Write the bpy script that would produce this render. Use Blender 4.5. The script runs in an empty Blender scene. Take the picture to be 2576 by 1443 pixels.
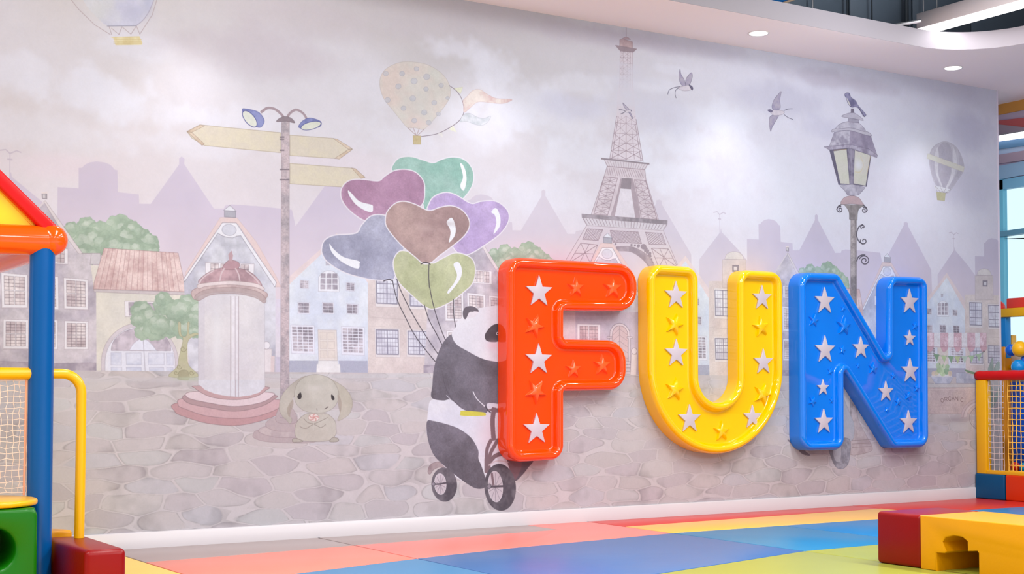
import bpy, bmesh, math, random
import numpy as np
from mathutils import Vector, Matrix
random.seed(3)
SC=bpy.context.scene; COL=SC.collection
# ------------------------------------------------------------------ camera, world, lights, exposure
CAMP=(3560.12166,.560948514,.0387656356,-2.28656e-4,843.992689,6.91262,.775728)   # focal px, yaw, pitch, roll, principal row, distance to wall, height
cam=bpy.data.cameras.new('camera'); co=bpy.data.objects.new('camera',cam); COL.objects.link(co); SC.camera=co
co.location=(0,-CAMP[5],CAMP[6]); co.rotation_euler=(math.pi/2+CAMP[2],0,-CAMP[1])
cam.sensor_width=36; cam.lens=CAMP[0]/2576*36; cam.shift_y=(CAMP[4]-721.5)/2576; cam.clip_start=.05
SC.view_settings.view_transform='Standard'; SC.view_settings.look='None'; SC.view_settings.gamma=1; SC.view_settings.use_curve_mapping=False
SC.view_settings.exposure=0.15
wd=bpy.data.worlds.new('world'); SC.world=wd; wd.use_nodes=True
wd.node_tree.nodes['Background'].inputs[0].default_value=(.78,.93,1.0,1); wd.node_tree.nodes['Background'].inputs[1].default_value=1.15
def area(name,loc,rot,sx,sy,watt,col=(1,1,1)):
    l=bpy.data.lights.new(name,'AREA'); l.shape='RECTANGLE'; l.size=sx; l.size_y=sy; l.energy=watt; l.color=col
    o=bpy.data.objects.new(name,l); COL.objects.link(o); o.location=loc; o.rotation_euler=rot; return o
for i,x in enumerate((-1.6,.4,2.4,4.4,6.1)):                       # the linear ceiling lamps of the hall, in front of the wall
    area('ceiling_lamp',(x,-3.2,3.28),(0,0,0),.36,2.6,(60,60,66,78,104)[i],(1,.985,.975))
    area('ceiling_lamp_far',(x,-7.4,3.12),(0,0,0),.12,3.4,(50,60,76,96,120)[i],(1,.985,.975))
for x in (.61,2.39,4.17,5.95,7.73):                            # recessed downlights along the soffit
    l=bpy.data.lights.new('downlight_lamp','SPOT'); l.energy=28; l.spot_size=math.radians(92); l.spot_blend=.8; l.shadow_soft_size=.055; l.color=(1,.96,.95)
    o=bpy.data.objects.new('downlight_lamp',l); COL.objects.link(o); o.location=(x,-.33,2.96); o.rotation_euler=(math.radians(-6),0,0)
area('pendant_lamp',(7.245,-1.4,3.135),(0,0,0),.12,1.7,6,(.97,.97,1))
for x in (2.4,6.4): area('void_fill',(x,-2.6,3.35),(math.radians(150),0,0),.2,3.0,34,(.92,.97,1))     # added fill without a fixture, brightens the panels in the ceiling void
# ------------------------------------------------------------------ picture geometry
def unproj(p,px,plane,val):
    """point where the sight line of a photograph pixel meets the plane axis=val"""
    f,yaw,pitch,roll,cy,D,h=p
    px=np.atleast_2d(px).astype(float)
    a=(px[:,0]-1288)/f; b=(cy-px[:,1])/f
    r=np.cos(roll)*a-np.sin(roll)*b; u2=np.sin(roll)*a+np.cos(roll)*b; fw2=np.ones_like(a)
    fw=np.cos(pitch)*fw2-np.sin(pitch)*u2; u=np.sin(pitch)*fw2+np.cos(pitch)*u2
    X=np.cos(yaw)*r+np.sin(yaw)*fw; Y=-np.sin(yaw)*r+np.cos(yaw)*fw
    d=np.stack([X,Y,u],1); o=np.array([0,-D,h])
    return o+d*((val-o[plane])/d[:,plane])[:,None]
def at(x,y,plane,val): return unproj(CAMP,(x,y),plane,val)[0]
MURAL_GAIN=0.90
# ------------------------------------------------------------------ the printed mural (drawn into an image in memory)
PPM=560; MX0,MX1,MZ1=-0.5,8.585,3.0
CW=int((MX1-MX0)*PPM); CH=int(MZ1*PPM)
rng=np.random.RandomState(7)
def noise(cell,seed=None,ax=1.0):
    r=np.random.RandomState(seed if seed is not None else rng.randint(1<<30))
    gw=int(CW/(cell*ax))+3; gh=int(CH/cell)+3
    g=r.rand(gh,gw).astype(np.float32)
    def up(a,n,step):
        t=np.arange(n,dtype=np.float32)/step; i=t.astype(int); f=t-i; f=f*f*(3-2*f)
        return i,f
    i,f=up(g,CH,cell); g=g[i]*(1-f)[:,None]+g[i+1]*f[:,None]
    i,f=up(g,CW,cell*ax); g=g[:,i]*(1-f)+g[:,i+1]*f
    return g
NB=(noise(90,1)*.5+noise(42,2)*.3+noise(18,3)*.2)          # broad wash
NM=(noise(36,4)*.45+noise(14,5)*.35+noise(6,6)*.2)         # mottling
NG=(noise(2.2,8)*.5+noise(4,9)*.5)                         # paper grain
CV=np.zeros((CH,CW,3),np.float32)
def W2C(w): return np.stack([(w[:,0]-MX0)*PPM,(MZ1-w[:,2])*PPM],1)
class Tile:
    def __init__(s,x0,y0,k): s.x0,s.y0,s.k=x0,y0,k
    def __call__(s,t):
        a=np.array([[float(v) for v in p.split(',')] for p in t.split()])
        return a/s.k+[s.x0,s.y0]
T=[[Tile(644*i,361*j,3.997) for j in range(4)] for i in range(4)]
PX=Tile(0,0,1)
OFF=[0.0]
def U(p):
    c=W2C(unproj(CAMP,p,1,0.0)); c[:,0]+=OFF[0]*PPM; return c
def smooth(p,closed=True,n=6):
    p=np.asarray(p,float); m=len(p)
    out=[]
    rngi=range(m) if closed else range(m-1)
    for i in rngi:
        if closed: a,b,c,d=p[i-1],p[i],p[(i+1)%m],p[(i+2)%m]
        else: a,b,c,d=p[max(i-1,0)],p[i],p[i+1],p[min(i+2,m-1)]
        for t in np.arange(n)/n:
            out.append(.5*((2*b)+(c-a)*t+(2*a-5*b+4*c-d)*t*t+(3*b-a-3*c+d)*t**3))
    if not closed: out.append(p[-1])
    return np.array(out)
def cover(polys):
    """anti-aliased coverage of canvas polygons; returns bbox and array"""
    allp=np.vstack(polys)
    x0=max(int(allp[:,0].min())-2,0); x1=min(int(allp[:,0].max())+3,CW)
    y0=max(int(allp[:,1].min())-1,0); y1=min(int(allp[:,1].max())+2,CH)
    if x1-x0<2 or y1-y0<1: return None
    SS=3; n=(y1-y0)*SS; w=x1-x0
    A=np.zeros((n,w+2),np.float32)
    ys=(np.arange(n)+.5)/SS+y0
    for P in polys:
        q=np.roll(P,-1,axis=0)
        for (ax,ay),(bx,by) in zip(P,q):
            if ay==by: continue
            s=1.0 if by>ay else -1.0
            lo,hi=(ay,by) if by>ay else (by,ay)
            i0=max(int(np.ceil((lo-y0)*SS-.5)),0); i1=min(int(np.ceil((hi-y0)*SS-.5)),n)
            if i1<=i0: continue
            yy=ys[i0:i1]; xx=np.clip(ax+(bx-ax)*(yy-ay)/(by-ay)-x0,0,w-.001)
            k=xx.astype(int); f=(xx-k).astype(np.float32); r=np.arange(i0,i1)
            np.add.at(A,(r,k),s*(1-f)); np.add.at(A,(r,k+1),s*f)
    A=np.clip(np.abs(np.cumsum(A,axis=1)[:,:w]),0,1)
    return (y0,y1,x0,x1),A.reshape(y1-y0,SS,w).mean(1)
def put(cv,col,a):
    (y0,y1,x0,x1),m=cv
    m=(m*a)[...,None]
    CV[y0:y1,x0:x1]=CV[y0:y1,x0:x1]*(1-m)+col*m
def colour(box,c1,c2,nz,g,lo=.35,hi=.65,gm=0):
    y0,y1,x0,x1=box
    c=np.array(c1,np.float32)[None,None]/255
    if c2 is not None:
        t=np.clip(((NB if nz=='b' else NM)[y0:y1,x0:x1]-lo)/(hi-lo),0,1)[...,None]
        c=c*(1-t)+np.array(c2,np.float32)/255*t
    return c*(1+g*(NM[y0:y1,x0:x1]-.5)+gm*(NG[y0:y1,x0:x1]-.5))[...,None]
def offs(P,w):
    """stroke of a canvas polyline as positively wound quads"""
    Q=[]
    for a,b in zip(P[:-1],P[1:]):
        d=b-a; L=np.hypot(*d)
        if L<1e-6: continue
        d=d/L; nrm=np.array([-d[1],d[0]])*w/2; e=d*w*.25
        Q.append(np.array([a-e+nrm,a-e-nrm,b+e-nrm,b+e+nrm]))
    return Q
def fill(p,c1,c2=None,a=1,nz='m',g=.10,gm=.05,sm=False,edge=None,ew=1.3,ea=.6,raw=False,lo=.35,hi=.65):
    if sm: p=smooth(p)
    q=p if raw else U(p)
    cv=cover([q])
    if cv is None: return
    put(cv,colour(cv[0],c1,c2,nz,g,lo,hi,gm),a)
    if edge is not None: stroke(np.vstack([q,q[:1]]),ew,edge,ea,raw=True)
def stroke(p,w,c,a=1,sm=False,raw=False,closed=False):
    p=np.asarray(p,float)
    if closed: p=np.vstack([p,p[:1]])
    if sm: p=smooth(p,False)
    q=p if raw else U(p)
    s=1.0 if raw else .5*(PPM/440.)*1.0
    cvw=w*(1.36 if not raw else 1.12)
    Q=offs(q,cvw)
    if not Q: return
    cv=cover(Q)
    if cv is None: return
    put(cv,np.array(c,np.float32)/255,a)
def soft(cx,cy,rx,ry,c,a,warp=.0,pw=2):
    """soft blot, centre and radii in photograph pixels"""
    p=U(np.array([[cx,cy],[cx+rx,cy],[cx,cy+ry]],float))
    X,Y=p[0]; RX=abs(p[1][0]-X); RY=abs(p[2][1]-Y)
    x0,x1=max(int(X-RX*2.2),0),min(int(X+RX*2.2),CW); y0,y1=max(int(Y-RY*2.2),0),min(int(Y+RY*2.2),CH)
    if x1<=x0 or y1<=y0: return
    yy,xx=np.mgrid[y0:y1,x0:x1].astype(np.float32)
    d=((xx-X)/RX)**2+((yy-Y)/RY)**2
    if warp:
        m=np.clip((1.25-np.sqrt(d)+warp*(NB[y0:y1,x0:x1]-.5)*2)/.9,0,1); m=m*m*(3-2*m)
    else: m=np.exp(-d*1.4)
    m=(m*a)[...,None]
    CV[y0:y1,x0:x1]=CV[y0:y1,x0:x1]*(1-m)+np.array(c,np.float32)/255*m
def ell(cx,cy,rx,ry,n=28,rot=0,a0=0,a1=360):
    t=np.radians(np.linspace(a0,a1,n,endpoint=(a1-a0)<360)); x=rx*np.cos(t); y=ry*np.sin(t); r=np.radians(rot)
    return np.stack([cx+x*np.cos(r)-y*np.sin(r),cy+x*np.sin(r)+y*np.cos(r)],1)
def quad(Q,u,v):
    Q=np.asarray(Q); return (Q[0]*(1-u)+Q[1]*u)*(1-v)+(Q[3]*(1-u)+Q[2]*u)*v
def sub(Q,u0,v0,u1,v1): return np.array([quad(Q,u0,v0),quad(Q,u1,v0),quad(Q,u1,v1),quad(Q,u0,v1)])
def box4(t,s): # "x0,y0 x1,y1" plus optional skew of the right side
    p=t(s)
    if len(p)==4: return p
    (x0,y0),(x1,y1)=p; return np.array([[x0,y0],[x1,y0+.04*(x1-x0)],[x1,y1],[x0,y1]])
INK=(98,86,94)
def win_sash(Q,glass=((206,190,192),(222,212,210)),frame=(236,232,234),cols=2,rows=2,n=3,m=3,ink=INK,fb=.09):
    """white sash window: frame, cols x rows lights, each with n x m leads"""
    fill(Q,frame,g=.03,edge=(170,158,164),ew=1.1,ea=.7)
    fill(sub(Q,.02,.965,.98,1.0),(188,176,182),a=.5)
    for i in range(cols):
        for j in range(rows):
            a,b=fb+(1-2*fb)*i/cols+.02,fb*.7+(1-1.7*fb)*j/rows+.015
            c,d=fb+(1-2*fb)*(i+1)/cols-.02,fb*.7+(1-1.7*fb)*(j+1)/rows-.015
            L=sub(Q,a,b,c,d); fill(L,glass[0],glass[1],g=.25,gm=.1,edge=ink,ew=.9,ea=.55)
            for k in range(1,n): stroke([quad(L,k/n,0),quad(L,k/n,1)],.9,ink,.6)
            for k in range(1,m): stroke([quad(L,0,k/m),quad(L,1,k/m)],.9,ink,.6)
def win_dark(Q,cols=2,rows=3,n=3,m=2):
    """window with grey glazing bars in a pale surround"""
    fill(Q,(229,222,220),g=.03,edge=(190,176,176),ew=1.1,ea=.6)
    G=sub(Q,.06,.06,.93,.9); fill(G,(208,205,216),(226,226,232),g=.08,edge=(138,134,150),ew=3.2,ea=.85)
    for k in range(1,cols): stroke([quad(G,k/cols,0),quad(G,k/cols,1)],2.6,(142,138,156),.85)
    for k in range(1,rows): stroke([quad(G,0,k/rows),quad(G,1,k/rows)],2.4,(146,142,158),.85)
    for k in range(1,cols*n): stroke([quad(G,k/(cols*n),0),quad(G,k/(cols*n),1)],.8,(140,136,154),.6)
    for k in range(1,rows*m): stroke([quad(G,0,k/(rows*m)),quad(G,1,k/(rows*m))],.8,(140,136,154),.6)
def win_brick(Q,cols,rows,split=None):
    """many small dark panes in white bars"""
    fill(Q,(232,232,240),g=.02,edge=(180,176,190),ew=1.1,ea=.6)
    for i in range(cols):
        for j in range(rows):
            a,b=.05+.9*i/cols,.05+.88*j/rows
            gx=.02 if i%2 else .012
            fill(sub(Q,a+gx,b+.012,.05+.9*(i+1)/cols-gx,.05+.88*(j+1)/rows-.016),(160,152,162),(186,178,184),g=.4,gm=.2)
# ---- sky
def blend(img,c,m): 
    for k in range(3): img[...,k]+= (c[k]/255-img[...,k])*m
xs=np.linspace(0,1,CW,dtype=np.float32)[None,:]; zs=np.linspace(0,1,CH,dtype=np.float32)[:,None]
for k,(l,m_,r) in enumerate(zip((219,213,209),(208,203,203),(227,224,234))):
    CV[...,k]=np.interp(xs[0],[0,.15,.5,.8,1],[l,l,m_,r,r]).astype(np.float32)[None,:]/255
blend(CV,(232,222,228),np.clip((zs-.12)/.38,0,1)*.75)
NW=noise(300,21,1.6)*.62+noise(130,22,1.4)*.30+noise(60,23)*.08
blend(CV,(229,226,233),np.clip((NW-.42)*3.2,0,1)*.5)
blend(CV,(206,194,208),np.clip((.42-NW)*3,0,1)*.30*(1-np.clip(zs/.55,0,1)))
for (cx,cy,rx,ry,a) in [(60,190,190,60,.8),(230,235,150,52,.85),(420,290,180,50,.7),(120,330,220,60,.5),(350,120,90,30,.5),(600,300,190,45,.6),
    (470,360,230,40,.5),(1020,350,120,60,.5),(1130,125,110,32,.75),(1230,170,80,50,.8),(1300,260,120,80,.7),(1010,230,130,60,.35),
    (1390,300,170,60,.6),(1450,210,120,28,.5),(1620,215,120,22,.6),(1690,175,60,12,.4),(1520,400,190,50,.6),(1800,300,110,42,.95),(1760,360,160,44,.8),
    (1700,440,170,50,.75),(1900,400,110,60,.45),(1880,520,200,60,.5),(2010,450,110,50,.6),(2080,520,150,60,.6),(2150,560,180,50,.5),
    (2310,350,95,40,.95),(2330,290,80,30,.4),(2270,400,110,50,.7),(2350,540,140,50,.45),(2180,300,120,50,.3),(2300,260,120,30,.3),(1340,480,150,60,.5),(800,330,130,60,.3),(1220,330,100,60,.6)]:
    soft(cx,cy,rx,ry,(232,231,238),a*.9,warp=.75)
for (cx,cy,rx,ry,c,a) in [(150,420,160,40,(232,218,224),.6),(900,420,200,50,(233,222,228),.5),(640,130,200,70,(202,190,196),.5),(800,60,260,50,(208,197,203),.35),
    (1500,90,220,30,(198,186,198),.4),(1700,110,200,30,(197,187,201),.4),(1440,270,90,40,(206,204,220),.5),(1650,280,110,60,(208,206,220),.5),
    (1960,250,110,50,(196,192,208),.5),(2100,200,150,25,(194,184,196),.5),(2440,330,60,60,(188,184,204),.5),(2060,320,60,30,(200,196,214),.4),(2430,480,80,60,(204,198,214),.4)]:
    soft(cx,cy,rx,ry,c,a,warp=.4)
CV*= (1+.02*(NG-.5)+.025*(NM-.5))[...,None]
# ---- town silhouettes, repeating every 2.19 m
T01,T11,T21,T31=T[0][1],T[1][1],T[2][1],T[3][1]; T02,T12,T22,T32=T[0][2],T[1][2],T[2][2],T[3][2]
S1=np.vstack([T01('-300,700 80,350 95,345 105,290 110,290 118,330 130,345 410,575 575,730 578,437 790,450 790,245 825,243'),T01('850,215 900,190 970,180 1050,190 1110,215 1155,265 1180,268 1185,488 1395,512 1398,605 1515,607 1800,210 1800,150 1825,130 1855,155 1850,205 2150,655 2250,655 2260,625 2330,612 2574,628'),T11('360,665 397,830')])
pk=unproj(CAMP,T21('1450,600 1450,570 1480,562 1505,575 1505,610 1800,1110 1810,1400'),1,0); pk[:,0]-=2.19
c1=unproj(CAMP,S1,1,0); sil=np.vstack([c1,pk,[[pk[-1,0],0,.8]],[[c1[0,0],0,.8]]])
for k in range(-1,4):
    q=W2C(sil+[2.19*k,0,0]); cv=cover([q])
    if cv is None: continue
    y0,y1,x0,x1=cv[0]
    t=np.clip((np.arange(y0,y1)/CH-.42)/.14,0,1)[:,None,None]
    xm=np.linspace(MX0+x0/PPM,MX0+x1/PPM,x1-x0)[None,:,None]
    warm=np.clip(1-np.abs(xm-4.9)/1.6,0,1)
    base=np.array([206,195,211])*(1-warm)+np.array([212,202,209])*warm
    col=(base*(1-t)+np.array([222,208,214])*t)/255
    put(cv,col*(1+.05*(NB[y0:y1,x0:x1]-.5))[...,None],.88)
for bx in (1.533,3.72,5.907,8.10):
    def wl(pts,w,a=.75): stroke(W2C(np.array([[bx+x,0,1.79+z] for x,z in pts],float)),w,(196,184,198),a,raw=True)
    wl([(0,-.02),(0,.11)],1.6); wl([(-.05,.118),(-.02,.125),(.0,.108),(.03,.124),(.05,.118)],3); wl([(-.01,.08),(.01,.08)],4)
# ---- lattice tower
TU=Tile(1400,60,4.008); LK=(150,130,138)
fill(TU('612,700 640,500 637,272 768,285 766,560 800,960 870,1385 535,1360 605,930'),(222,202,206),a=.45)
stroke(TU('700,40 700,128'),1.6,LK,.9); fill(TU('655,150 690,132 720,136 745,158'),(188,160,164),a=.9,edge=LK)
fill(TU('635,160 665,150 765,180 765,250 635,228'),(186,158,160),(200,176,176),edge=LK,ea=.7)
fill(TU('592,216 640,222 808,252 770,286 640,272'),(160,142,148),edge=LK,ea=.7)
for x in (640,672,712,745,764): stroke(TU('%d,275 %d,640'%(x,x-4)),1.3 if x in(640,764) else .9,LK,.55)
for y in (278,335,395,450,505,560):
    stroke(TU('640,%d 764,%d'%(y,y+8)),1,LK,.5)
    for a,b in ((645,675),(675,745)): stroke(TU('%d,%d %d,%d'%(a,y,b,y+55)),.9,LK,.5); stroke(TU('%d,%d %d,%d'%(b,y,a,y+55)),.9,LK,.5)
for cx,cy,rx,ry,a in ((1565,160,22,5,.6),(1592,178,34,16,.7),(1572,210,40,24,.85),(1577,238,38,20,.92),(1575,258,40,16,.8),(1610,200,70,10,.6),(1568,280,30,6,.4)): soft(cx,cy,rx,ry,(214,211,219),a)
L=lambda y:605-(y-930)*.163; Rr=lambda y:800+(y-960)*.165
rows=[930,1000,1105,1200,1278,1362]
for i,y in enumerate(rows[1:]):
    stroke(TU('%f,%d 700,%d %f,%d'%(L(y),y-6,y+4,Rr(y),y+14)),1.2,LK,.6)
for k,(y,y2) in enumerate(zip(rows,rows[1:])):
    al=.35+.12*k
    for f0,f1 in ((0,.5),(.5,1)):
        xa,xb=L(y)+(Rr(y)-L(y))*f0,L(y)+(Rr(y)-L(y))*f1; xc,xd=L(y2)+(Rr(y2)-L(y2))*f0,L(y2)+(Rr(y2)-L(y2))*f1
        stroke(TU('%f,%d %f,%d'%(xa,y,xd,y2)),1.3,LK,al); stroke(TU('%f,%d %f,%d'%(xb,y,xc,y2)),1.3,LK,al)
        stroke(TU('%f,%d %f,%d'%((xa+xb)/2,y,(xc+xd)/2,y2)),1.2,LK,al)
for s in ('605,930 535,1360','622,930 556,1362','800,960 872,1388','792,1010 850,1385'): stroke(TU(s),1.7,LK,.75)
stroke(TU('700,930 700,1375'),3,(178,158,164),.6)
fill(T21('925,160 1370,200 1335,262 955,228'),(216,206,210),edge=LK,ea=.6)
fill(T21('955,228 1335,262 1345,360 1470,765 795,715 925,330'),(210,196,200),(219,206,210),g=.06)
stroke(T21('898,150 1378,203'),4,(148,136,142),.95)
for k in range(17):
    f=k/16; a=quad(T21('930,170 1362,208 1328,258 962,228'),f,0); b=quad(T21('930,170 1362,208 1328,258 962,228'),f,1); stroke([a,b],1.1,LK,.65)
H=T21('955,235 1330,268 1338,352 935,325')
for k in range(16): stroke([quad(H,k/17,.05+.03*(k%3)),quad(H,(k+1.3)/17,.9)],1.4,LK,.7)
stroke(T21('955,228 1335,262'),1.5,LK,.8)
fill(T21('1090,345 1205,350 1195,458 1240,745 1030,730 1090,452'),(224,216,221))
fill(T21('1100,345 1200,350 1195,458 1088,450'),(152,140,146))
fill(T21('1088,352 1103,352 1088,452 1032,732 990,722 1060,500'),(178,162,168)); fill(T21('1198,352 1215,352 1262,560 1290,748 1238,745 1195,458'),(178,162,168))
for Q in (T21('925,332 1060,345 960,720 822,708'),T21('1230,362 1342,372 1458,762 1300,750')):
    for s in ((0,0,0,1),(1,0,1,1),(0,0,1,0)): stroke([quad(Q,s[0],s[1]),quad(Q,s[2],s[3])],1.6,LK,.8)
    for j in range(5):
        v0,v1=j/5,(j+1)/5; stroke([quad(Q,0,v1),quad(Q,1,v1)],1.2,LK,.75); stroke([quad(Q,0,v0),quad(Q,1,v1)],1.1,LK,.75); stroke([quad(Q,1,v0),quad(Q,0,v1)],1.1,LK,.75); stroke([quad(Q,.5,v0),quad(Q,.5,v1)],1,LK,.7); stroke([quad(Q,0,(v0+v1)/2),quad(Q,1,(v0+v1)/2)],1,LK,.5)
for s in ('955,228 925,330 795,712','1335,262 1345,360 1472,762','1340,372 1455,758'): stroke(T21(s),1.5,LK,.75)
fill(T21('750,822 1520,874 1580,1010 1660,1230 1640,1500 1440,1500 1440,1240 1400,1160 1320,1090 1200,1035 1045,1035 1000,1040 900,1180 900,1500 330,1500 540,1170'),(220,208,212),(214,202,208),g=.05,a=.95)
fill(T21('705,742 1560,812 1522,874 750,822'),(214,206,210),edge=LK,ea=.6)
K=T21('712,748 1552,816 1516,866 756,816')
for k in range(27): stroke([quad(K,k/26,0),quad(K,k/26,.96)],1.4,LK,.8)
fill(T21('700,706 1562,773 1560,812 703,742'),(152,142,148),(168,158,164),nz='m',g=.2,edge=(140,128,134))
for Q in (T21('755,856 912,866 865,974 708,962'),T21('985,872 1268,888 1302,1004 1012,990'),T21('1340,890 1505,902 1548,1016 1376,1010')):
    n=9 if Q[1][0]-Q[0][0]>50 else 6
    for k in range(n): 
        f=k/n; stroke([quad(Q,f,0),quad(Q,1,1-f)],1,LK,.7); stroke([quad(Q,0,f),quad(Q,1-f,1)],1,LK,.7); stroke([quad(Q,1-f,0),quad(Q,0,1-f)],1,LK,.7); stroke([quad(Q,1,f),quad(Q,f,1)],1,LK,.7)
    stroke(Q,1.3,LK,.8,closed=True)
for Q in (T21('690,1000 860,1018 785,1200 570,1200'),T21('1400,1050 1570,1058 1665,1245 1475,1245')):
    stroke(Q,1.4,LK,.85,closed=True); stroke([Q[0],Q[2]],1.5,LK,.85); stroke([Q[1],Q[3]],1.5,LK,.85); stroke([quad(Q,.5,0),quad(Q,.5,1)],1.4,LK,.8); stroke([quad(Q,0,.5),quad(Q,1,.5)],1.4,LK,.8)
stroke(T21('750,822 540,1170'),1.3,LK,.7); stroke(T21('1520,874 1668,1230'),1.3,LK,.7)
fill(np.vstack([smooth(T21('1045,1035 1200,1035 1320,1090 1400,1160 1450,1260'),False),smooth(T21('1400,1290 1345,1200 1270,1130 1180,1085 1050,1080'),False)]),(166,152,160),(182,168,174),edge=LK,ea=.5)
for s in ('1040,1010,10,12','1200,1018,12,12','1235,1022,10,11','1270,1028,16,18','1322,1036,30,28','1345,1066,16,26','1362,1085,14,24','1382,1110,16,24','1388,1130,15,14','1402,1162,8,12','1415,1195,6,8'):
    x,y,a,b=map(float,s.split(',')); fill(ell(1288+x/3.997,361+y/3.997,a/3.997,b/3.997,14,30),(160,146,154))
# ---- bushes and town houses, repeating every 2.396 m
GREEN=((176,196,178),(158,180,164))
def bush(t,blobs,a=1):
    for (x,y,r) in blobs:
        x,y,r=t.x0+x/t.k,t.y0+y/t.k,r/t.k
        th=np.linspace(0,2*np.pi,40,endpoint=False); rr=r*(1+.05*np.sin(th*7+x)+.04*np.sin(th*12+y))
        p=np.stack([x+rr*np.cos(th)*1.0,y+rr*np.sin(th)*.92],1)
        fill(p,(160,180,158),(170,188,166),a=a,g=.12,edge=(138,160,140),ew=1,ea=.35)
        rb=np.random.RandomState(int(x*7+y)&0xffff)
        for q in range(9):
            an=rb.uniform(0,6.28); dd=r*rb.uniform(.15,.72); s_=r*rb.uniform(.26,.4); cx=x+dd*np.cos(an); cy=y+dd*np.sin(an)*.9
            th2=np.linspace(0,2*np.pi,18,endpoint=False); r3=s_*(1+.10*np.sin(th2*5+q))
            up=.5-.5*np.sin(an)
            fill(np.stack([cx+r3*np.cos(th2),cy+r3*.9*np.sin(th2)],1),(150+44*up,172+34*up,150+38*up),a=.42*a,g=.15)
            fill(np.stack([cx-s_*.12+r3*.72*np.cos(th2),cy-s_*.22+r3*.6*np.sin(th2)],1),(170+34*up,190+24*up,168+32*up),a=.45*a,g=.1)
def houses():
    bush(T01,[(760,1000,150),(870,830,100),(720,860,80),(1200,850,150),(1000,900,130),(900,1010,170),(1090,1010,150),(1380,960,140),(1480,1010,120),(1320,880,110),(1250,960,120),(1160,1060,150),(1350,1070,130),(1520,1080,80),(850,1130,130)])
    # grey house with a small chimney
    A=np.vstack([T01('-200,1105 -110,1105 50,1000 205,830 385,655 450,575 820,1105 912,1105'),T02('912,-350 940,0 972,60 972,865 -300,850')])
    fill(A,(188,180,189),(214,206,210),nz='b',g=.22,gm=.06,lo=.4,hi=.62)
    stroke(T01('-110,1120 205,845 450,580'),3,(222,212,212),.9); fill(T01('440,585 455,575 835,1110 790,1108 620,880'),(222,213,213),edge=(150,138,142),ea=.5)
    stroke(T01('820,1105 912,1105'),2,(170,158,162),.7)
    fill(T01('420,505 470,505 470,558 425,552'),(178,172,176),edge=INK); fill(T01('432,512 450,512 450,548 432,546'),(214,208,208)); fill(T01('415,490 475,480 475,505 418,505'),(226,214,212))
    for s in ('640,1050 690,1052 690,1215 560,1210','380,1060 520,1062 560,1212 380,1205'): pass
    win_sash(T01('350,1030 682,1060 682,1215 350,1200'),cols=3,rows=1,n=2,m=3)
    for s in ('10,-145 275,-122 278,215 18,212','330,-130 585,-105 590,232 335,222','640,-95 882,-75 885,232 645,222'): win_sash(T02(s),n=2,m=4)
    for s in ('32,322 285,330 285,625 30,625','335,325 580,332 580,632 330,628','648,340 885,345 885,632 645,630'): win_sash(T02(s),n=2,m=4)
    fill(T02('-300,735 0,745 285,755 550,765 965,762 965,862 -300,862'),(166,156,168),(182,172,180),g=.2,edge=(140,130,140),ea=.4)
    fill(T02('975,755 1015,755 1022,870 978,865'),(214,208,210))
    # cream barn, red boarded roof
    fill(T02('965,40 1960,85 1960,865 970,865'),(229,224,210),(220,216,206),nz='b',g=.08)
    fill(T01('918,1102 1010,1102 1005,1215 905,1215'),(206,200,202),edge=(150,140,144)); fill(T01('912,1225 990,1225 965,1440 940,1440'),(228,222,210))
    R_=np.vstack([T01('1045,1050 1790,1100 1862,1443'),T02('1862,45 940,20'),T01('945,1400')])
    fill(R_,(214,184,180),(226,204,198),nz='m',g=.15,gm=.12,edge=(150,120,120),ew=1.2)
    RQ=np.array([T01('1050,1052')[0],T01('1790,1100')[0],T02('1862,40')[0],T02('942,25')[0]])
    for k in range(1,17):
        f=k/17+.006*np.sin(k*5); w_=sub(RQ,f-.03,.02,f,.98)
        fill(w_,(206,170,166) if k%3==0 else (232,212,206),a=.35 if k%2 else .15); stroke([quad(RQ,f,0),quad(RQ,f,1)],1.1,(168,132,132),.6)
    fill(T02('942,22 1862,50 1862,78 1700,75 1500,72 945,48'),(206,196,196),edge=(150,138,140),ea=.5)
    win_sash(T02('1252,140 1620,150 1620,300 1258,298'),cols=2,rows=2,n=1,m=1,glass=((184,174,184),(198,188,194)))
    c=ell(0,0,1,1,40,0,180,360)
    def arch(cx,cy,rx,ry,b): 
        p=np.stack([cx+rx*c[:,0],cy+ry*c[:,1]],1); return np.vstack([p,[[cx+rx,b],[cx-rx,b]]])/3.997+[0,722]
    fill(arch(1405,760,388,400,868),(214,206,210),edge=(168,156,162),ew=1.2); fill(arch(1408,760,352,362,865),(233,233,239),edge=(170,165,175)); fill(arch(1418,630,300,220,640),(188,178,188),(206,196,204),g=.25,edge=(150,140,150))
    fill(T02('1090,640 1745,648 1750,860 1085,858'),(229,230,238),g=.03)
    fill(np.vstack([T02('1300,635'),smooth(T02('1300,635 1350,560 1435,515 1510,560 1575,640'),False)]),(228,230,240),edge=(170,168,182),ea=.5)
    for s in ('1115,660 1220,660 1220,785 1115,782','1265,662 1420,662 1420,782 1270,780','1490,662 1650,662 1650,780 1490,782','1672,662 1740,662 1742,785 1675,782','1115,805 1225,806 1225,850 1118,850','1270,805 1420,806 1420,850 1272,850','1500,806 1645,808 1648,848 1502,848','1675,806 1740,808 1742,845 1676,845'):
        fill(T02(s),(208,212,228),(220,222,232),edge=(160,158,176),ea=.5,ew=1)
    stroke(T02('1440,530 1460,860'),1.6,(180,178,190),.8)
    # narrow pink front and steep grey gabled house with an oval
    fill(np.vstack([T02('1890,520 2100,520 2100,870 1890,870')]),(228,210,206),(222,202,198))
    win_sash(T02('1895,470 2090,470 2090,605 1895,600'),cols=2,rows=1); fill(T02('1895,605 2100,605 2100,665 1895,660'),(186,176,188))
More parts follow.
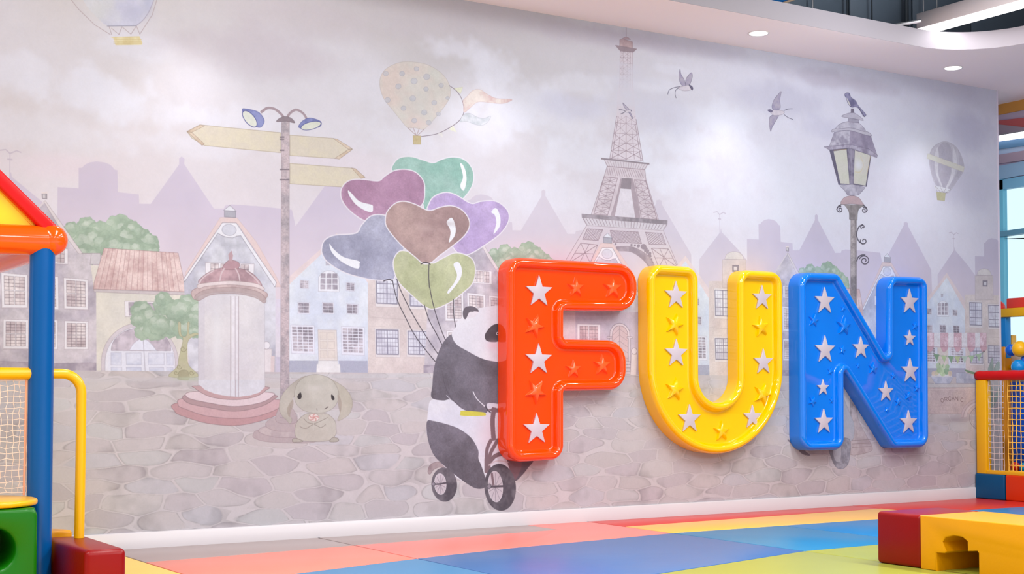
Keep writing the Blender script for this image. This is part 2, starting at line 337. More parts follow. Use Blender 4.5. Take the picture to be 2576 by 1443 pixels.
    G1=np.vstack([T01('1845,1360 2230,795 2385,800'),T11('195,1440'),T12('195,0 200,870'),T02('1900,870 1870,300')])
    fill(G1,(190,189,200),(216,216,222),nz='b',g=.18,lo=.38,hi=.6)
    fill(np.vstack([T01('2215,742 2380,745 2574,985'),T11('200,1330 250,1440 200,1440 0,1085'),T01('2395,815 2370,796 2235,796 1850,1362 1868,1290')]),(230,210,206),(224,202,198),edge=(200,170,166),ea=.4)
    fill(np.vstack([T01('2235,795 2375,797 2574,1100'),T11('205,1395 190,1443 0,1160'),T01('2420,925 2380,930 2340,948 2290,945 2230,925 2190,900 1855,1390 1845,1362')]),(234,233,236),g=.03,edge=(130,124,134),ew=1.2,ea=.7)
    fill(ell(2303/3.997,361+868/3.997,72/3.997,56/3.997,30,6),(214,214,222),edge=(150,146,158),ea=.6)
    fill(T01('2255,675 2368,680 2368,745 2255,738'),(176,174,182),edge=(120,114,124)); fill(T01('2248,672 2310,622 2375,680'),(222,222,226),edge=(130,124,134))
    win_sash(T01('2065,1195 2555,1210 2550,1330 2065,1320'),cols=4,rows=1,n=2,m=2)
    # pale strip, gate posts
    fill(np.vstack([T12('195,120 330,120 330,870 195,870')]),(228,222,228),(216,208,220),g=.1)
    fill(T12('200,700 330,700 330,870 200,870'),(206,200,214)); 
    fill(T12('60,625 158,622 155,868 60,868'),(229,222,222),edge=(170,160,166),ea=.5); fill(ell(644+105/3.997,722+585/3.997,9,9.5),(233,230,232),edge=(160,150,158),ea=.6)
    fill(T12('150,690 188,690 185,870 145,870'),(224,208,206))
    # blue-white gabled house
    D=np.vstack([T11('330,1400 660,1110 810,960 1125,1400'),T12('1125,0 1125,872 330,872 330,0')])
    fill(D,(214,220,232),(226,230,235),nz='b',g=.09)
    fill(T11('330,1340 660,1050 810,900 1180,1350 1180,1443 1125,1400 810,965 330,1420'),(232,214,210),a=.8)
    fill(T11('700,1180 740,1180 740,1225 700,1225'),(190,186,196))
    c2=np.vstack([T11('628,1400'),smooth(T11('628,1340 680,1290 730,1278 785,1290 832,1340'),False),T12('838,48 626,42')])
    fill(c2,(236,236,240),edge=(170,166,178),ea=.6)
    AW=np.array([T11('645,1300')[0],T11('822,1300')[0],T12('825,28')[0],T12('640,25')[0]])
    for i in range(3):
        for j in range(3): fill(sub(AW,i/3+.03,j/3+.03,(i+1)/3-.03,(j+1)/3-.03),(176,168,178),(190,182,190),g=.3)
    for (t,s) in ((T11,'440,1370 530,1378 530,1460 440,1455'),(T11,'905,1395 992,1402 992,1485 905,1478')): win_brick(t(s),2,4)
    for s in ('418,150 540,155 540,272 420,268','665,152 782,158 785,270 668,266','908,165 1028,172 1025,275 912,270'): win_brick(T12(s),2,3)
    win_brick(T12('345,380 585,384 592,672 358,665'),4,8); win_brick(T12('855,395 1088,402 1092,685 862,678'),4,8)
    fill(T12('330,738 625,738 610,868 330,868'),(186,188,202),(172,174,190),g=.2); fill(T12('830,738 1120,740 1125,868 850,868'),(184,186,202),(174,174,190),g=.2)
    DQ=T12('622,430 808,432 818,738 630,738'); fill(DQ,(230,222,214),(224,214,206),edge=(180,168,168),ew=1.5)
    for i in range(2):
        for j in range(3): fill(sub(DQ,.1+.42*i,.07+.3*j,.46+.42*i,.31+.3*j),(226,216,206),edge=(190,176,172),ea=.6,ew=1)
    fill(T12('628,738 820,740 825,772 845,775 850,868 605,866 610,775 625,772'),(232,230,228),edge=(190,186,190),ea=.4)
    # beige house with a domed turret
    E_=np.vstack([T11('1125,1200 1360,1200 1360,1110 1480,1110 1480,1210 1840,1220'),T12('1840,330 1830,400 1800,870 1125,872')])
    fill(E_,(226,214,208),(214,200,196),nz='b',g=.1,gm=.08)
    tp=unproj(CAMP,T21('2115,1165 2350,1165 2352,1443 2115,1443 2110,1345 1970,1345 1975,1443 1970,1700 2400,1700'),1,0); tp[:,0]-=2.396
    dm=unproj(CAMP,np.vstack([smooth(T21('2138,1160 2160,1110 2225,1085 2300,1105 2332,1165'),False)]),1,0); dm[:,0]-=2.396
    wn=unproj(CAMP,T21('2215,1222 2278,1222 2275,1288 2215,1285'),1,0); wn[:,0]-=2.396
    o=OFF[0]*PPM
    for w_,c_,e_ in ((tp[[0,1,2,3]],(216,204,202),(170,156,160)),(dm,(222,214,210),(170,156,160)),(wn,(150,142,152),(130,120,130))):
        q=W2C(w_); q[:,0]+=o; fill(q,c_,raw=True,edge=e_,ea=.6,g=.12)
    q=W2C(wn); q[:,0]+=o; m=q.mean(0); fill(m+(q-m)*.55,(220,214,216),raw=True)
    for s in ('1195,-160 1440,-150 1435,205 1200,195','1530,-120 1790,-110 1790,228 1535,222'): win_dark(T12(s))
    for s in ('1190,412 1445,416 1450,706 1200,702','1512,425 1772,430 1775,708 1515,700'): win_dark(T12(s),n=4)
    stroke(T12('1130,300 1500,325 1830,335'),1.6,(200,186,184),.8); stroke(T12('1125,390 1300,396'),1.2,(200,186,184),.5)
for k in (-1,0,1,2):
    OFF[0]=2.396*k
    houses()
OFF[0]=0
# gatehouse seen between the letters
fill(T22('630,250 1300,250 1300,760 640,760'),(206,194,204),(192,182,194),nz='b',g=.12); fill(T22('520,250 636,250 636,900 520,900'),(222,208,212)); fill(T22('1150,740 1300,740 1300,880 1150,880'),(196,184,196))
win_sash(T22('655,370 888,375 888,640 655,640'),rows=2,n=3,m=3,glass=((196,172,176),(206,186,188)))
GA=np.vstack([T22('985,880 982,500'),smooth(T22('985,440 1020,385 1080,362 1140,385 1180,440'),False),T22('1185,500 1185,880')]); fill(GA,(220,206,208),edge=INK,ea=.6)
GB=np.vstack([T22('1005,880 1005,500'),smooth(T22('1010,450 1035,405 1080,388 1130,405 1160,450'),False),T22('1165,500 1165,880')]); fill(GB,(214,190,190),edge=INK,ea=.6)
for k in range(7): stroke(T22('1080,%d 1012,%d'%(420+k*60,480+k*60)),1,INK,.35); stroke(T22('1080,%d 1160,%d'%(420+k*60,480+k*60)),1,INK,.35)
stroke(T22('1080,390 1080,880'),1,INK,.5); fill(T22('955,495 1005,495 1005,512 955,512'),(214,202,206),edge=INK,ea=.5); fill(T22('1155,495 1208,498 1208,515 1190,515 1192,760 1168,760 1168,512 1155,512'),(216,204,208),edge=INK,ea=.5)
for k in range(4): fill(T22('1120,%d 1190,%d 1190,%d 1120,%d'%(745+k*34,745+k*34,775+k*34,775+k*34)),(214,202,206),edge=INK,ea=.4,ew=1)
fill(T22('1200,672 1256,675 1250,888 1188,888'),(226,216,214),edge=(160,146,152),ea=.5); fill(ell(1288+1228/3.997,722+642/3.997,7,8),(226,218,220),edge=INK,ea=.5)
# ---- cobbled square
ytop=int((MZ1-.872)*PPM); hh=CH-ytop
yy,xx=np.mgrid[0:hh,0:CW].astype(np.float32)
depth=.30+.70*(yy/hh)
wx=xx+26*(noise(70,31)[ytop:]-.5)*2; vy=yy+9*(noise(60,32)[ytop:]-.5)*2
vv=np.log(.5+.5*np.clip(vy,-60,None)/hh)*18.5            # rows get taller towards the viewer
uu=wx/146.+0
ri=np.floor(vv).astype(int); 
rr=np.random.RandomState(5); JT=rr.rand(64,256,3).astype(np.float32)
d1=np.full_like(uu,9);d2=np.full_like(uu,9);idc=np.zeros(uu.shape,np.int32)
for dj in (-1,0,1):
    rj=ri+dj
    for di in (-1,0,1,2):
        ci=np.floor(uu-.5*(rj&1)).astype(int)+di-0
        J=JT[(rj+32)&63,(ci+8)&255]
        px_=ci+.5*(rj&1)+.5+(J[...,0]-.5)*.62; py_=rj+.5+(J[...,1]-.5)*.36
        d=np.sqrt(((uu-px_)*1.0)**2+((vv-py_)*.92)**2+0)+ (J[...,2]-.5)*.12
        m=d<d1; d2=np.where(m,d1,np.minimum(d2,d)); idc=np.where(m,((rj+32)&63)*256+((ci+8)&255),idc); d1=np.where(m,d,d1)
e=d2-d1
pal=np.array([(212,206,206),(207,199,201),(214,209,206),(203,194,198),(210,211,210),(208,207,212),(214,206,203),(200,192,195),(209,203,200)],np.float32)/255
cid=(idc*7919)%9; cidx=(idc*104729)%97/97.
st=pal[cid]*(.985+.03*cidx[...,None])*.62+.38*np.array((210,205,206),np.float32)/255
grout=np.array((219,213,213),np.float32)/255
e=np.minimum(e-.05,(.60-d1)*.85); m=np.clip(e/.04,0,1)[...,None]
g=grout*(1-m)+st*m
ln=np.clip(1-np.abs(e-.012)/.028,0,1)*np.clip((NM[ytop:]-.28)*3,0,1)
g=g*(1-.15*ln[...,None]); g=g*(1-.07*(np.clip(1-e/.16,0,1)*np.clip((NB[ytop:]-.42)*5,0,1)*(m[...,0]))[...,None])
g=g+(1-g)*.0
g*=(1-.10*np.clip((NB[ytop:]-.5)*3,0,1)*(cidx>.4)+.04*(NM[ytop:]-.5)+.03*(NG[ytop:]-.5))[...,None]
CV[ytop:]=g*np.array((.975,.968,.96))
soft(1700,960,400,10,(206,200,206),.5); soft(500,955,600,8,(204,200,202),.6)
fill(T12('-600,872 1800,874 1800,900 1000,915 -600,905'),(204,204,204),a=.55)
# ---- tree
bush(T02,[(1420,240,110),(1480,330,130),(1390,330,80),(1650,180,110),(1640,120,80),(1900,190,130),(1810,250,140),(1980,260,110),(1950,330,100),(1440,450,90),(1560,420,130),(1700,410,110),(1850,430,110),(1960,450,70),(1600,380,110)])
fill(np.vstack([smooth(T02('1840,520 1800,480 1790,360 1815,360 1820,470 1850,500 1880,470 1885,360 1905,360 1900,470 1960,460 2000,475 1930,500 1885,560 1880,700 1900,790 1990,900 1700,900 1780,800 1800,700'),True,4)]),(200,196,166),(186,184,152),g=.2,edge=(150,148,120),ea=.5)
fill(smooth(T02('1795,900 1800,850 1845,832 1890,850 1895,930 1790,925')),(174,170,140),edge=(150,146,120))
for (x,y,r) in ((1840,620,34),(1800,800,28),(1925,860,26),(1770,860,24)):
    t=np.linspace(0,4.6*np.pi/2,26); rr_=r*(1-t/9); stroke(np.stack([(x+rr_*np.cos(t))/3.997,722+(y+rr_*np.sin(t))/3.997],1),1.6,(158,154,124),.8)
soft(475,952,45,6,(186,196,170),.8)
# ---- advertising pillar
OX=np.array([0,0])
P1=Tile(0,0,1)
fill(np.vstack([P1('499,740 665,740 666,985 640,997 580,1001 530,993 499,978')]),(225,221,221),(217,213,216),nz='b',g=.05,edge=(180,172,180),ea=.5)
fill(P1('499,740 515,740 515,985 499,976'),(206,202,210),a=.5); soft(545,860,14,110,(232,232,232),.6)
for x in (580,590,600): stroke(P1('%d,745 %d,1000'%(x,x)),1.4,(176,162,168),.9)
fill(P1('583,745 599,745 599,1000 583,1000'),(232,228,232),a=.7); stroke(P1('592,745 592,1000'),1,(170,160,168),.7)
ST=((206,170,172),(188,158,160))
for o,i_,c_ in (('440,1035 455,1012 700,1010 716,1022 700,1042 650,1060 590,1070 520,1064 465,1048',None,(200,160,162)),
              ('448,1018 475,1000 700,1005 704,1024 650,1046 590,1052 520,1046 470,1030',None,(214,180,182)),
              ('470,1012 480,990 680,992 686,1006 650,1024 590,1034 530,1026',None,(188,160,162)),
              ('472,1000 490,984 672,986 684,998 650,1014 590,1022 530,1014',None,(232,214,216)),
              ('490,976 500,970 664,972 668,982 640,998 590,1005 530,998',None,(204,172,172))):
    fill(smooth(P1(o)),c_,tuple(int(v*.95) for v in c_),g=.12,edge=(140,118,122),ew=1.4,ea=.7)
fill(P1('499,965 515,980 540,990 570,996 600,998 630,994 652,987 666,974 666,955 499,955'),(219,219,224))
for x in (580,592,600): stroke(P1('%d,955 %d,998'%(x,x)),1.4,(176,162,168),.9)
fill(smooth(P1('481,740 487,728 520,718 580,712 640,722 670,736 672,746 660,756 640,742 590,734 530,736 500,745 490,754')),(196,174,172),(212,192,188),edge=(150,126,126),ew=1.5)
fill(smooth(P1('490,745 520,728 585,722 645,732 668,750 664,762 640,748 585,738 530,742 500,756')),(182,164,162),a=.8,edge=(150,126,126))
dome=smooth(P1('500,712 510,695 540,678 580,672 620,680 645,697 658,720 620,714 580,712 540,713'))
fill(dome,(176,146,152),(196,164,168),g=.15,edge=(130,102,108),ew=1.4)
fill(smooth(P1('560,676 575,655 600,660 597,676')),(186,150,156),edge=(130,102,108)); fill(P1('576,656 574,640 582,630 586,642 584,658'),(190,160,164))
for s in ('500,714 512,697 538,680','552,712 556,690 564,675','604,712 600,690 592,675','655,718 640,698 618,680'): stroke(P1(s),2.6,(218,200,202),.9,sm=True)
fill(smooth(P1('497,716 520,711 580,706 640,712 662,722 662,730 640,722 580,716 520,720 500,726')),(226,212,210),edge=(150,130,130),ea=.6)
# ---- signpost lamp
soft(720,1085,75,14,(196,186,184),.6)
for s,c_ in (('636,1095 660,1080 790,1085 790,1112 690,1112 650,1106',(196,180,180)),('650,1085 680,1070 770,1075 780,1095 700,1100',(206,192,190)),('668,1070 690,1050 760,1060 765,1080 700,1084',(198,182,180)),('695,1060 706,1020 738,1030 745,1062',(188,174,174))):
    fill(smooth(P1(s)),c_,(186,172,172),edge=(150,132,134),ea=.5)
fill(P1('708,305 728,305 727,1050 705,1050'),(178,168,172),(196,180,182),nz='m',g=.16,gm=.2,edge=(140,126,132),ea=.45)
for s in ('470,331 503,314 706,334 706,384 514,366 482,347','729,340 838,348 886,376 853,399 729,391','729,411 888,423 918,445 860,470 729,462'):
    fill(P1(s),(226,216,192),(216,206,188),g=.08,edge=(170,156,134),ew=1.5,ea=.7)
for s in ('470,331 503,314 515,316 480,334','470,331 482,333 514,362 508,366','838,348 848,350 886,374 876,375','886,376 876,376 842,398 853,400','884,422 894,424 918,446 908,449'): fill(P1(s),(206,184,160),(220,202,180),edge=(140,120,106),ew=1.1)
for y in (345,378,350,426,452): stroke(P1('%d,%d %d,%d'%(704,y,714 if y<400 else 727,y)),3,(120,108,116),.8)
stroke(P1('657,282 672,272 690,274 705,285 714,296'),5.5,(170,152,158),1,sm=True); stroke(P1('722,296 730,284 745,276 762,285 772,300'),5,(170,152,158),1,sm=True)
fill(smooth(P1('696,306 702,298 716,293 732,297 741,309 720,305')),(148,134,140),edge=(110,98,106))
fill(smooth(P1('609,276 620,274 648,281 662,296 664,308 655,320 640,316 620,300')),(122,128,178),(142,148,192),edge=(84,86,140),ew=1.5); fill(ell(628,299,25,12,30,50),(222,224,210),edge=(88,90,146),ew=2,ea=.9)
fill(smooth(P1('754,322 757,308 775,297 795,300 808,308 800,320')),(122,128,178),(150,156,200),edge=(84,86,140),ew=1.5); fill(ell(782,316,26,9.5,30,-14),(222,224,208),edge=(88,90,146),ew=1.6,ea=.9)
# ---- dotted hot-air balloon with pennants
B=T[1][0]
soft(1120,250,60,50,(232,230,232),.5)
fill(smooth(B('1500,620 1600,625 1720,650 1830,710 1910,790 1950,880 1950,970 1900,1060 1830,1150 1750,1240 1680,1300 1600,1285 1520,1280 1450,1200 1360,1090 1290,1000 1250,900 1245,800 1280,720 1340,670 1420,635')),(216,214,204),(224,208,198),nz='b',g=.08,edge=(180,170,166),ew=1.2,lo=.3,hi=.7)
soft(1050,262,40,50,(204,210,204),.45); soft(1055,310,30,14,(228,206,200),.6)
for x,y,r in ((1305,740,26),(1468,740,26),(1612,692,24),(1715,772,32),(1588,815,32),(1430,868,28),(1708,895,24),(1860,858,24),(1575,990,30),(1322,1005,28),(1790,1032,26),(1482,1088,26),(1690,1130,28),(1832,1145,22),(1590,1212,26),(1735,1232,26),(1925,985,18)):
    fill(ell(644+x/3.997,y/3.997,r/3.997,r/3.997*.92),(196,196,202),a=.75,edge=(164,160,172),ea=.6,ew=1)
for s in ('1520,1280 1608,1360','1580,1285 1610,1360','1640,1290 1615,1362','1690,1298 1620,1365'): stroke(B(s),1.2,(160,130,130),.8)
fill(B('1578,1362 1655,1366 1655,1450 1582,1450'),(206,190,148),(186,168,124),edge=(160,140,100),ea=.5)
stroke(B('1940,858 2010,910 2060,980 2085,1060 2085,1140 2040,1215 1950,1280 1820,1345 1660,1372'),1.4,(120,106,116),.85,sm=True)
fill(B('1990,888 2078,875 2055,942'),(232,232,206),edge=(200,196,160),ea=.4); fill(B('1938,1300 1980,1262 2018,1332'),(230,228,206)); fill(B('1828,1342 1868,1330 1882,1385'),(226,222,216))
fill(smooth(B('2080,1010 2120,970 2180,910 2250,900 2330,950 2420,990 2574,1000 2480,1040 2350,1030 2250,1022 2200,1040 2140,1095 2090,1130 2085,1060')),(222,192,188),(228,216,206),g=.12,edge=(196,160,158),ea=.45)
fill(smooth(B('2088,1150 2150,1140 2220,1175 2290,1190 2360,1165 2330,1225 2270,1260 2200,1250 2120,1220 2050,1222')),(204,208,212),(222,222,224),g=.12,edge=(170,168,176),ea=.5)
# ---- balloon cut by the ceiling at upper left
B=T[0][0]
fill(np.vstack([B('750,-60 1560,-60'),smooth(B('1545,10 1500,110 1440,200 1370,258 1240,262 1100,265'),False),smooth(B('1040,240 900,100 820,-20'),False)]),(216,216,218),(206,206,220),nz='b',g=.08)
soft(335,30,40,22,(188,188,208),.6); soft(370,10,16,30,(184,186,206),.6); soft(250,25,30,30,(214,214,208),.4)
stroke(smooth(B('1545,0 1500,110 1440,200 1370,258'),False),1.4,(170,162,180),.8)
stroke(B('1075,263 1370,260'),1.6,(150,150,166),.8)
for s in ('715,0 790,95 950,250 1110,350','1575,0 1530,150 1405,345','1095,265 1122,352','1120,285 1195,348 1225,270 1315,345 1370,262 1405,345'): stroke(B(s),1.1,(170,150,152),.8)
fill(B('1105,372 1400,365 1432,430 1425,452 1160,455 1140,385'),(228,212,160),(232,222,180),g=.15)
for y in (395,415,435): stroke(B('1140,%d 1425,%d'%(y,y)),1,(200,176,120),.6)
# ---- heart balloons
B=T11
def heart(s,c1_,c2_,hl):
    q=smooth(B(s)); fill(q,c1_,c2_,nz='b',g=.16,gm=.10,lo=.3,hi=.7); stroke(np.vstack([q,q[:1]]),2.6,(232,226,230),.95)
    fill(smooth(B(hl)),(238,238,240),g=.0)
heart('1365,270 1390,190 1450,140 1560,130 1680,165 1780,192 1860,160 1960,135 2060,145 2140,200 2185,290 2180,400 2120,510 2000,620 1800,700 1700,690 1660,560 1500,300','150,196,180'and(166,198,186),(146,186,172),'2052,205 2080,215 2110,290 2115,380 2090,470 2060,450 2055,410 2080,330')
heart('850,510 870,430 940,370 1060,358 1225,375 1290,330 1380,275 1490,258 1600,285 1680,370 1695,470 1670,610 1500,740 1200,790 1080,770 960,690 880,600',(172,132,158),(190,150,176),'925,470 960,500 1040,580 1160,615 1175,640 1165,688 1090,670 1000,610 935,520')
heart('660,1050 690,970 790,920 1000,900 1060,820 1150,730 1260,715 1400,760 1500,900 1480,1080 1400,1330 1350,1372 1150,1365 900,1300 730,1200 670,1120',(158,158,178),(180,180,198),'738,1005 780,1060 880,1140 1030,1180 1040,1210 1030,1255 960,1240 850,1180 760,1090')
heart('1740,600 1790,530 1900,490 2010,515 2160,600 2260,580 2390,575 2480,620 2540,700 2530,800 2450,910 2300,1020 2160,1105 2080,1115 2000,1070 1900,900 1730,700',(186,164,204),(202,180,216),'2365,690 2395,650 2425,660 2455,740 2450,830 2395,905 2388,895 2415,800 2400,720')
heart('1380,1180 1420,1100 1480,1075 1600,1110 1760,1200 1860,1160 1990,1100 2100,1115 2180,1170 2205,1270 2180,1400 2080,1500 1960,1590 1800,1660 1700,1640 1560,1520 1440,1400 1390,1290',(184,188,148),(200,202,166),'1985,1215 2030,1190 2060,1230 2070,1300 2040,1380 1945,1500 1925,1485 1990,1400 2020,1320')
heart('1300,760 1320,680 1400,600 1490,580 1600,610 1735,672 1850,640 1960,625 2060,660 2130,740 2145,830 2090,930 1960,1040 1840,1130 1760,1195 1680,1205 1600,1140 1480,1040 1370,920 1310,830',(164,136,134),(186,158,152),'1915,790 1960,745 1990,780 2008,860 1995,930 1945,992 1940,975 1955,900 1945,850')
soft(1070,575,22,10,(206,180,174),.5); soft(1105,560,60,8,(150,122,122),.35)
BK=(78,72,80)
for s in ('1655,1212 1690,1196 1730,1200 1752,1215','1282,1382 1320,1368 1350,1368 1375,1385'): stroke(B(s),2.2,BK,.95,sm=True)
B=T12
for t,s in ((T11,'1370,1370 1385,1443'),(T11,'1415,1360 1440,1443'),(T11,'1738,1215 1735,1330 1742,1443')): stroke(t(s),1.9,BK,.95)
for s in ('1385,0 1420,130 1500,300 1600,490 1720,650 1850,800 2000,950 2180,1110 2345,1235','1440,0 1500,130 1590,300 1700,480 1850,700 2000,880 2180,1080 2345,1235','1690,175 1740,330 1830,500 1960,760 2100,960 2250,1130 2350,1235','1745,0 1780,170 1850,400 1960,650 2100,880 2250,1080 2355,1235','1985,120 1990,300 2040,560 2100,750 2180,920 2270,1090 2360,1230'): stroke(B(s),1.9,BK,.95,sm=True)
# ---- panda on a scooter
K=Tile(1050,760,2.6725)
DK=((104,98,106),(122,116,126))
def wheel(cx,cy,rx,ry,w):
    fill(ell(cx,cy,rx,ry,40,-4),(96,90,98),(112,106,112),g=.3)
    fill(ell(cx-w*.7,cy-w*.1,rx-w*1.25,ry-w*1.2,40,-4),(212,200,204),(202,192,196),edge=(228,222,224),ew=1.6,ea=.9)
    for k in range(10):
        a=k*np.pi/5+.3; stroke([[cx-w*.7,cy],[cx-w*.7+(rx-w*1.25)*.92*np.cos(a),cy+(ry-w*1.2)*.92*np.sin(a)]],1.0,(130,122,130),.8)
fill(smooth(K('70,1140 80,1100 110,1078 150,1076 185,1100 195,1115 150,1108 110,1125 85,1155')),(158,140,142),(172,156,156),edge=(130,112,116))
far=smooth(K('560,1020 650,1060 775,1060 745,1110 700,1165 650,1200 560,1150')); fill(far,(112,100,108),g=.2)
body=smooth(K('95,655 75,700 65,790 62,880 90,980 140,1060 300,1200 440,1180 600,1150 700,1050 720,900 720,640 500,520 200,600'))
fill(body,(229,228,232),(222,222,230),nz='b',g=.06)
soft(1225,1090,30,60,(226,210,216),.7)
torso=smooth(K('230,215 250,255 300,300 400,360 550,402 700,420 760,500 740,640 620,700 560,685 470,680 470,735 430,752 380,745 300,715 225,655 170,660 95,640 100,560 110,450 140,340 180,260'))
fill(torso,DK[0],DK[1],nz='b',g=.16,gm=.16)
stroke(K('170,480 185,560 225,640 290,700'),1.6,(84,78,86),.5,sm=True); stroke(K('195,625 225,655'),1.6,(228,226,230),.8)
leg=smooth(K('65,800 110,798 200,820 280,850 350,900 385,945 410,1000 410,1050 430,1100 455,1180 455,1235 430,1252 380,1245 300,1195 200,1115 120,1040 85,970 65,890'))
fill(leg,DK[0],DK[1],nz='b',g=.2,gm=.16)
fill(smooth(K('290,742 305,728 440,738 458,750 445,762 300,762')),(214,206,84),g=.05)
head=smooth(K('230,215 255,170 265,130 300,105 340,90 400,45 480,28 560,22 680,40 760,120 790,250 740,380 640,410 548,402 440,380 340,330 260,280'))
fill(head,(232,229,232),(226,223,228),nz='b',g=.04)
fill(smooth(K('308,100 306,60 325,32 365,26 400,42 412,62 390,66 350,66 325,112')),(108,100,108),g=.2); fill(K('330,108 345,70 385,60 415,64 380,100'),(232,224,228))
fill(smooth(K('452,225 470,190 500,158 530,146 570,150 580,220 545,260 510,268 465,258')),(84,78,84),g=.2); fill(ell(1050+540/2.6725,760+210/2.6725,4,4),(236,234,236)); fill(ell(1050+540/2.6725,760+210/2.6725,2.4,2.4),(50,46,52))
soft(1240,868,18,14,(232,196,206),.6)
for s,w in (('515,715 505,800 512,920',12),('495,925 470,980 462,1060 462,1140',9),('540,925 520,960 490,1020 480,1100 500,1190 512,1230',9)): stroke(K(s),w,(134,112,118),1,sm=True)
stroke(K('470,725 560,722 640,722'),5,(134,112,118),1); stroke(K('480,1080 520,1035 570,1020 640,1040 680,1090'),10,(134,112,118),1,sm=True)
fill(K('495,712 545,712 540,740 500,740'),(134,112,118)); fill(smooth(K('600,1030 680,1040 700,1100 660,1190 630,1150')),(134,106,112))
cx,cy=1050+556/2.6725,760+1243/2.6725
wheel(cx,cy,106/2.6725,158/2.6725,17)
stroke(K('480,1095 520,1070 560,1066 610,1075'),3,(214,196,198),.9,sm=True)
wheel(1050+180/2.6725,760+1225/2.6725,86/2.6725,115/2.6725,14)
stroke(K('105,1222 140,1222 205,1212'),3.5,(96,88,96),1); stroke(K('482,1238 520,1238 590,1235'),5,(96,88,96),1); fill(ell(1050+482/2.6725,760+1237/2.6725,5,6),(150,142,150),edge=BK,ea=.9); fill(ell(1050+107/2.6725,760+1221/2.6725,4.5,4.5),(150,142,150),edge=BK,ea=.9)
stroke(K('500,1150 510,1225'),6,(134,112,118),1)
for s in ('375,598 395,640 440,690 480,725','372,600 400,650 450,695 485,730'): stroke(K(s),1.6,(232,228,232),.9,sm=True)
stroke(K('455,700 480,730 492,742'),3.2,BK,.9)
# ---- floppy-eared rabbit with a lollipop
B=T12
soft(790,1108,70,6,(178,172,168),.6)
BN=((196,190,178),(182,176,164))
fill(smooth(B('500,895 420,930 320,1010 250,1110 232,1220 260,1290 300,1330 340,1370 360,1330 330,1250 380,1100 420,1000')),BN[0],BN[1],nz='b',g=.1,edge=(150,142,132),ea=.5)
fill(smooth(B('700,900 800,950 890,1010 950,1090 970,1180 940,1270 880,1320 820,1340 845,1260 840,1150 800,1010')),(198,192,178),(186,180,164),nz='b',g=.1,edge=(150,142,132),ea=.5)
T13=T[1][3]
fill(smooth(np.vstack([B('395,1400 430,1330 520,1270 700,1270 790,1340 805,1420'),T13('800,40 740,95 600,108 450,95 395,50')])),BN[0],(204,200,188),nz='b',g=.08,edge=(140,132,122),ea=.6)
for s in ('365,95 380,78 430,85 470,108 380,115','740,108 770,70 820,75 830,100 800,112'): fill(smooth(T13(s)),BN[0],BN[1],edge=(120,112,104),ea=.6)
fill(smooth(B('385,1100 400,1000 460,920 560,880 660,885 760,930 820,1020 830,1110 790,1200 700,1255 590,1265 480,1240 410,1180')),(200,196,184),(190,186,174),nz='b',g=.06,edge=(140,134,124),ea=.55)
soft(790,975,22,10,(212,208,198),.7); soft(782,1022,34,8,(176,170,160),.3)
for s in ('310,1240 330,1180 370,1130 375,1180 350,1250 335,1310','820,1080 850,1120 860,1190 845,1260 825,1180'): fill(smooth(B(s)),(170,158,144),a=.75)
fill(smooth(B('415,1100 435,1065 450,1060 458,1100 445,1125 425,1122')),(66,60,62)); fill(smooth(B('755,1085 765,1080 785,1105 788,1130 770,1135 758,1118')),(66,60,62))
stroke(B('690,1225 715,1210 725,1200'),1.6,(90,80,78),.9); stroke(B('608,1220 615,1238'),1.2,(120,110,104),.8)
for s in ('480,1320 520,1360 580,1370 640,1350 720,1310','440,1400 500,1420 580,1380 650,1410 700,1380'): stroke(B(s),1.3,(140,132,122),.7,sm=True)
stroke(B('578,1360 575,1440'),2,(206,200,190),.9); fill(ell(644+580/3.997,722+1310/3.997,13.5,9.5),(234,222,214),edge=(170,140,130))
for k in range(5):
    a=k*1.2566; p=np.array([644+580/3.997,722+1310/3.997]); t=np.linspace(0,1,6)
    stroke(np.stack([p[0]+12*t*np.cos(a+t*1.2),p[1]+8.5*t*np.sin(a+t*1.2)],1),2.6,(206,150,142),.75)
# ---- swallows
def bird(t,parts):
    for kind,s in parts:
        if kind=='f': fill(smooth(t(s)),(196,186,198),(158,150,172),g=.3,edge=(104,98,116),ew=1.1,ea=.8)
        elif kind=='d': fill(smooth(t(s)),(112,106,128),g=.3)
        elif kind=='b': fill(smooth(t(s)),(226,216,220),(208,198,206),edge=(130,122,136),ew=1,ea=.7)
        else: stroke(t(s),1.5,(96,92,110),.9,sm=True)
bird(T[2][0],[('l','1565,948 1580,905 1630,880 1690,870'),('l','1648,985 1638,940 1650,900 1700,872'),('f','1688,695 1700,750 1730,800 1745,870 1715,865 1685,820 1678,750'),('f','1800,730 1812,770 1790,840 1765,870 1745,850 1750,790'),('b','1670,880 1720,865 1775,855 1810,880 1790,905 1730,912 1690,900'),('d','1775,850 1805,862 1820,885 1812,908 1795,890')])
bird(T[2][0],[('l','1075,1100 1110,1105 1140,1118'),('l','1092,1145 1115,1135 1145,1118'),('f','1112,1032 1140,1060 1170,1090 1175,1108 1150,1105 1125,1070'),('b','1135,1120 1170,1105 1200,1108 1195,1122 1160,1130'),('f','1170,1125 1195,1140 1215,1195 1190,1160'),('d','1185,1103 1205,1105 1198,1116')])
bird(T[3][0],[('l','160,1110 200,1095 245,1092'),('l','160,1150 200,1180 250,1200'),('f','132,920 118,1000 120,1090 60,1105 38,1070 60,1000 100,950'),('f','105,1155 80,1210 40,1280 25,1320 12,1250 15,1180 50,1155'),('b','20,1110 60,1105 130,1110 165,1125 140,1150 70,1160 30,1140'),('d','-8,1105 20,1098 45,1112 35,1130 10,1122')])
